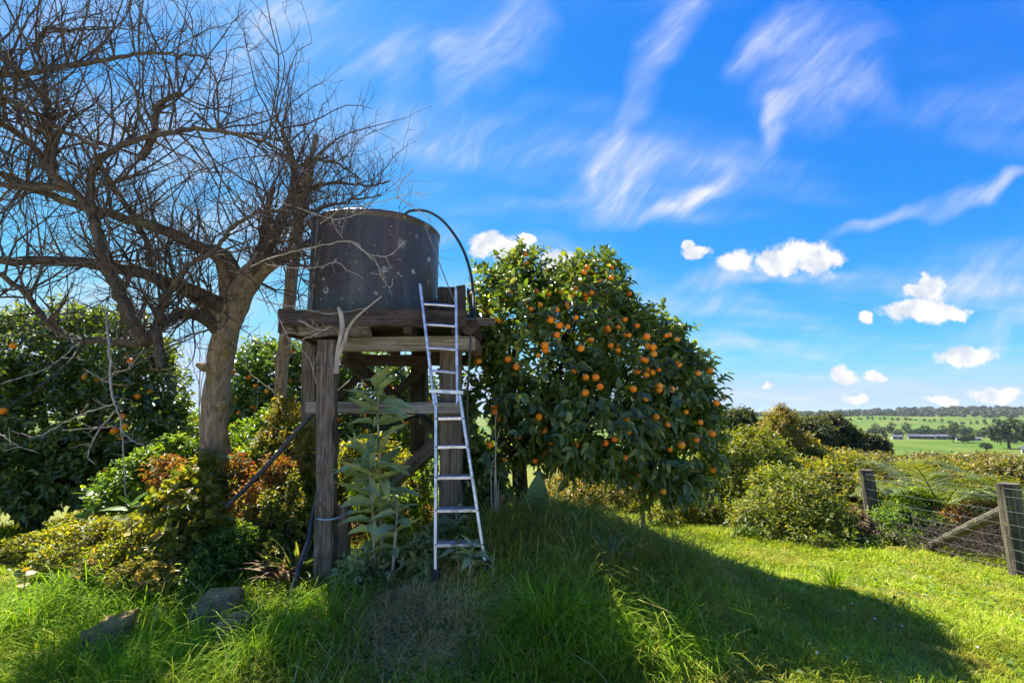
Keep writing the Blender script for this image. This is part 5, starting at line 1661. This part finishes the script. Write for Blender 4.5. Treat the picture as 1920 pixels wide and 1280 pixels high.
def grass():
    rng = np.random.default_rng(77)
    xy = scatter(215000, 2.5, 15.0, rng)
    ex = np.column_stack([1.2 + 6.0 * rng.random(90000), 3.6 + 6.4 * rng.random(90000) ** 1.2]); xy = np.vstack([xy, ex])
    cen = np.vstack([scatter(5200, 2.5, 15.0, rng), np.column_stack([1.2 + 6 * rng.random(1800), 3.6 + 6.4 * rng.random(1800)])])
    own = rng.integers(0, len(cen), len(xy)); tuft = rng.random(len(xy)) < .55
    csize = (.5 + .9 * rng.random(len(cen)) ** 2)
    rad_c = .05 * np.clip(cen[:, 1] / 4, .8, 2.5) * csize
    dxy = rng.normal(size=xy.shape)
    xy = np.where(tuft[:, None], cen[own] + dxy * rad_c[own][:, None], xy)
    out_dir = np.where(tuft[:, None], dxy, 0.0)
    hmul = np.where(tuft, csize[own] * 1.15, .8)
    p3 = np.column_stack([xy, np.zeros(len(xy))])
    x, y = xy[:, 0], xy[:, 1]
    clump = snoise(p3, 2.1) * .5 + snoise(p3 + 3, 5.3) * .5
    mound = gauss(xy, .55, 4.75, 1.25, 1.0)
    path = sstep(x - .12 * (y - 4), 1.5, 2.6)                     # mown strip at the right
    hay = gauss(xy, -.66, 3.60, .42, .50)
    far_lawn = sstep(y, 6, 11)
    leftlong = gauss(xy, -3.3, 4.1, 1.1, .55) + gauss(xy, -1.45, 3.5, .55, .40) + gauss(xy, .35, 3.35, .55, .30) + gauss(xy, -2.4, 3.2, .6, .3) + .8 * gauss(xy, 1.15, 3.35, .3, .25)
    bare = 1.2 * gauss(xy, -2.05, 3.62, .36, .42) + 1.1 * gauss(xy, -2.8, 3.35, .32, .28) + gauss(xy, -1.25, 5.4, 1.5, .8) + .9 * gauss(xy, 6.2, 7.0, .8, .9)
    keep = rng.random(len(xy)) > .85 * np.clip(bare, 0, 1)
    tall = .060 + .04 * (1 - path) + .02 * sstep(y, 5, 9) + .19 * np.clip(leftlong, 0, 1) + .13 * mound + .03 * clump.clip(-1, 1) + .10 * sstep(clump, .55, 1.1) * (1 - .3 * path)
    tall = np.maximum(tall, .03) * (.55 + .8 * rng.random(len(xy))) * hmul
    wid = (.0024 + .0014 * rng.random(len(xy))) * np.clip(y / 3.6, 1, 3) * (1 + .4 * np.clip(leftlong, 0, 1))
    lean = np.full(len(xy), .95) + .75 * mound + .2 * np.clip(leftlong, 0, 1)
    r = rng.random(len(xy))
    is_hay = keep & (r < 1.8 * hay)
    is_mound = keep & ~is_hay & (rng.random(len(xy)) < 1.15 * mound * (1 - .5 * np.clip(leftlong, 0, 1)))
    is_lush = keep & ~is_hay & ~is_mound & (rng.random(len(xy)) < 1.2 * np.clip(leftlong, 0, 1))
    is_lawn = keep & ~is_hay & ~is_mound & ~is_lush
    for nm, label, m, mat, hs in (('lawn_grass', 'short green grass of the lawn', is_lawn, 'grass', 1.0), ('mound_grass', 'long grey green grass covering the mound', is_mound, 'mound_grass', 1.15),
                                  ('lush_grass', 'long lush bright green grass in the foreground', is_lush, 'lush', 1.0), ('dry_grass', 'patch of dry straw coloured grass before the ladder', is_hay, 'hay', .75)):
        q = xy[m]
        V, F = blades(q, tall[m] * hs, wid[m] * (.85 if nm == 'dry_grass' else 1), lean[m] + (.5 if nm == 'dry_grass' else 0), rng, out_dir[m])
        o = link(nm, mesh_np(nm, V, F, M[mat]))
        tag(o, label, 'grass', kind='stuff')
    # low broad weeds in the turf
    xy = scatter(9000, 2.6, 8.0, rng, (-7, 7))
    k = snoise(np.column_stack([xy, np.zeros(len(xy))]) + 9, 1.7) > .25
    xy = xy[k]; n = len(xy)
    p = np.column_stack([xy, H(xy[:, 0], xy[:, 1]) + .02 + .03 * rng.random(n)])
    D = unit(np.column_stack([rng.normal(size=(n, 2)), .5 * rng.random(n)])); N = unit(UP + rng.normal(size=(n, 3)) * .3)
    L = .03 + .03 * rng.random(n)
    V, F = leaf_arrays(p, D, N, L, L * .6)
    tag(link('clover_weeds', mesh_np('clover_weeds', V, F, M['bright'])), 'low broad leafed weeds scattered through the turf', 'weeds', kind='stuff')


grass()

# white daisies on the lawn
def daisies():
    n = 9
    V, F = [(0, 0, .004)], []
    for i in range(n):
        a = i * 2 * math.pi / n
        for da, r in ((-.22, .55), (0, 1.0), (.22, .55)):
            V.append((r * math.cos(a + da), r * math.sin(a + da), .25 * r * (.4 if r < 1 else 1)))
        b = 1 + 3 * i
        F += [(0, b, b + 1), (0, b + 1, b + 2)]
    me = mesh_np('daisy', np.array(V), np.array(F), M['petal'])
    for px, py in ((1225, 1232), (1440, 1088), (1443, 1086), (1478, 1097), (1473, 1092), (1480, 1101), (1366, 1095), (1598, 1133), (1572, 1148), (1642, 1166), (1676, 1174), (1692, 1178), (1434, 1232), (1532, 1233), (1559, 1232), (1551, 1219),
                   (1809, 1206), (1815, 1205), (1832, 1214), (1518, 1212), (1575, 1147), (946, 1119), (973, 1140), (667, 1095), (1650, 1126), (1507, 1108), (1630, 1240), (1588, 1236)):
        u, Fw, U = ray(px, py)
        t = 3.0
        for _ in range(60):                                      # walk the sight line down to the turf
            q = np.array((u * t, Fw * t, CAM_Z + U * t))
            if q[2] < float(H(q[0], q[1])) + .07: break
            t += .06
        o = link('daisy', me, None, (q[0], q[1], float(H(q[0], q[1])) + .075))
        s = .009 + .004 * R.random(); o.scale = (s, s, s); o.rotation_euler = (.5 + R.normal() * .3, R.normal() * .3, R.random() * 6)
        tag(o, 'tiny white daisy in the shaded lawn', 'flower', 'daisies dotted over the lawn')


daisies()

# ================================================================== FAR COUNTRYSIDE
def polar(az, r):
    a = math.radians(az)
    x, y = r * math.sin(a), r * math.cos(a)
    return np.array((x, y, float(H(x, y))))


def far_tree_meshes():
    rng = np.random.default_rng(5)
    out = []
    for k in range(4):
        tall = (1.0, 1.25, .8, 1.6)[k]
        lob = []
        for _ in range(6):
            d = rand_dirs(1, rng)[0]
            lob.append((d[0]*2.2, d[1]*2.2, 4.4*tall + d[2]*1.6*tall, 2.2, 2.2, 1.9*tall))
        lob = np.array(lob)
        pos, D, N, ll, ww, p, ax = sprigs(lob, 190, 4, .95, shell=.6, gap=-2, ground=False, rng=rng, aspect=.8, slen=1.0)
        V, F = leaf2_arrays(pos, D, N, ll, ww)
        mb = MB(); mb.tube([(0, 0, -.6), (.1, 0, 2.4), (0, .1, 5)], [.35, .28, .15], 6)
        tm = bpy.data.meshes.new('trunk'); tm.from_pydata(mb.v, [], mb.f); tm.materials.append(M['dark_bark'])
        out.append((tm, mesh_np('crown', V, F, M['far_tree'])))
    return out


def countryside():
    rng = np.random.default_rng(8)
    FT = far_tree_meshes()

    def tree(az, r, s, k, label, group=None, name='far_tree'):
        p = polar(az, r)
        root = thing(name, label, 'tree', p, group)
        for nm, me in zip(('trunk', 'crown'), FT[k]):
            o = link(nm, me, root)
            if nm == 'crown': o['kind'] = 'stuff'
        root.scale = (s, s, s); root.rotation_euler = (0, 0, rng.random() * 6)
    big = 'big dark rounded tree standing alone on the valley slope'
    tree(45.4, 560, 3.0, 0, big); 
    tree(44.0, 430, .8, 2, 'small dark bush alone on the lower paddock', name='far_bush')
    for i in range(58):                                         # belt of trees round the farm buildings
        az = 27 + 22 * (i + rng.random()) / 58
        tree(az, 730 + 90 * rng.random() + (60 if az < 36 else 0), .85 + .7 * rng.random(), int(rng.integers(4)), 'valley tree in the dark belt around the farm sheds', 'trees round the valley farm')
    for i in range(26):
        az = 34 + 15 * rng.random()
        tree(az, 620 + 40 * rng.random() if az > 42 else 870 + 40 * rng.random(), .55 + .5 * rng.random(), int(rng.integers(4)), 'low valley tree beside the green paddocks', 'trees beside the paddocks')
    for i in range(34):
        az = 33 + 15 * i / 34 + rng.random() * .3
        tree(az, 1380 + 60 * math.sin(i * .5) + (100 if az < 38 else 0), .6 + .45 * rng.random(), int(rng.integers(4)), 'hedgerow tree in a line across the upper paddock', 'hedgerow trees on the upper paddock')
    # wooded ridge: one far mass of crowns
    V, F, o = [], [], 0
    for i in range(1500):
        az = 8 + 48 * rng.random(); r = 1750 + 950 * rng.random() ** .8
        if az > 40 and r < 1900: r += 200
        p = polar(az, r); s = (6 + 5 * rng.random()) * (1.25 if r > 2200 else 1)
        nt = 26
        d = rand_dirs(nt, rng); c = p + np.array((0, 0, s * .75)) + d * np.array((s*.75, s*.75, s*.62))
        a = unit(np.cross(d, rng.normal(size=(nt, 3)))) * s * .42; b = np.cross(d, unit(a)) * s * .42
        q = np.stack([c - a - b * .6, c + a - b * .6, c + b], 1).reshape(-1, 3)
        V.append(q); F.append(np.arange(o, o + nt * 3).reshape(-1, 3)); o += nt * 3
    w = link('ridge_woodland', mesh_np('ridge_woodland', np.vstack(V), np.vstack(F), M['far_tree']))
    tag(w, 'dark woodland along the far ridge below the sky', 'woodland', kind='stuff')

    def shed(az, r, L, W, h, rot, wall, label, name='farm_shed', win=4):
        p = polar(az, r)
        root = thing(name, label, 'building', p)
        root.rotation_euler = (0, 0, math.radians(rot))
        me = bpy.data.meshes.new('wall')
        x, y = L / 2, W / 2
        me.from_pydata([(-x,-y,-2),(x,-y,-2),(x,y,-2),(-x,y,-2),(-x,-y,h),(x,-y,h),(x,y,h),(-x,y,h),(-x,0,h*1.5),(x,0,h*1.5)], [],
                       [(0,1,5,4),(1,2,6,9,5),(2,3,7,6),(3,0,4,8,7),(0,3,2,1)])
        me.materials.append(M[wall]); link('wall', me, root)
        for sgn in (-1, 1):
            me = bpy.data.meshes.new('roof')
            e = .6; zt = h * 1.5 + .15; zl = h - .1
            V = [(-x-e, sgn*(y+e), zl), (x+e, sgn*(y+e), zl), (x+e, 0, zt), (-x-e, 0, zt)]
            V += [(a, b, c - .2) for a, b, c in V]
            me.from_pydata(V, [], [(0,1,2,3),(7,6,5,4),(0,4,5,1),(1,5,6,2),(2,6,7,3),(3,7,4,0)])
            me.materials.append(M['roof_far']); link('roof', me, root)
        for i in range(win):
            cx = -x + L * (i + .5) / win
            me = bpy.data.meshes.new('window')
            a, b = L / win * .28, h * .25
            V = [(cx-a, -y-.05, h*.5-b), (cx+a, -y-.05, h*.5-b), (cx+a, -y-.05, h*.5+b), (cx-a, -y-.05, h*.5+b)]
            V += [(q[0], -y+.1, q[2]) for q in V]
            me.from_pydata(V, [], [(0,1,2,3),(0,4,5,1),(1,5,6,2),(2,6,7,3),(3,7,4,0)])
            me.materials.append(M['glass_far']); link('window', me, root)
    shed(39.9, 690, 22, 9, 3.2, -30, 'wall_far', 'long low grey roofed shed at the left of the valley farm')
    shed(41.6, 690, 16, 8, 3.4, -36, 'wall_far', 'grey roofed shed in the middle of the valley farm')
    shed(43.0, 670, 18, 7, 2.2, -38, 'pale_wall', 'low white walled shed at the right of the valley farm', win=6)
    shed(38.2, 660, 9, 7, 3.0, -25, 'pale_wall', 'tiny white hut apart from the valley farm sheds', 'hut', 2)
    shed(46.6, 470, 9, 6, 3.0, -42, 'pale_wall', 'small white house at the picture edge above the lower paddock', 'house', 3)


countryside()


def haze():
    s, z0, z1 = 7400.0, -45.0, 62.0
    V = [(x, y, z) for z in (z0, z1) for x, y in ((-s, -s), (s, -s), (s, s), (-s, s))]
    me = bpy.data.meshes.new('haze')
    me.from_pydata(V, [], [(3,2,1,0),(4,5,6,7),(0,1,5,4),(1,2,6,5),(2,3,7,6),(3,0,4,7)])
    m = bpy.data.materials.new('haze_air'); m.use_nodes = True
    t = m.node_tree; t.nodes.clear()
    v = t.nodes.new('ShaderNodeVolumePrincipled'); v.inputs['Color'].default_value = (.80, .88, 1.0, 1)
    v.inputs['Density'].default_value = 5.5e-5
    v.inputs['Anisotropy'].default_value = .2
    o = t.nodes.new('ShaderNodeOutputMaterial'); t.links.new(v.outputs[0], o.inputs['Volume'])
    me.materials.append(m)
    ob = link('haze', me); tag(ob, 'thin blue air haze over the far valley', 'haze', kind='stuff')


haze()
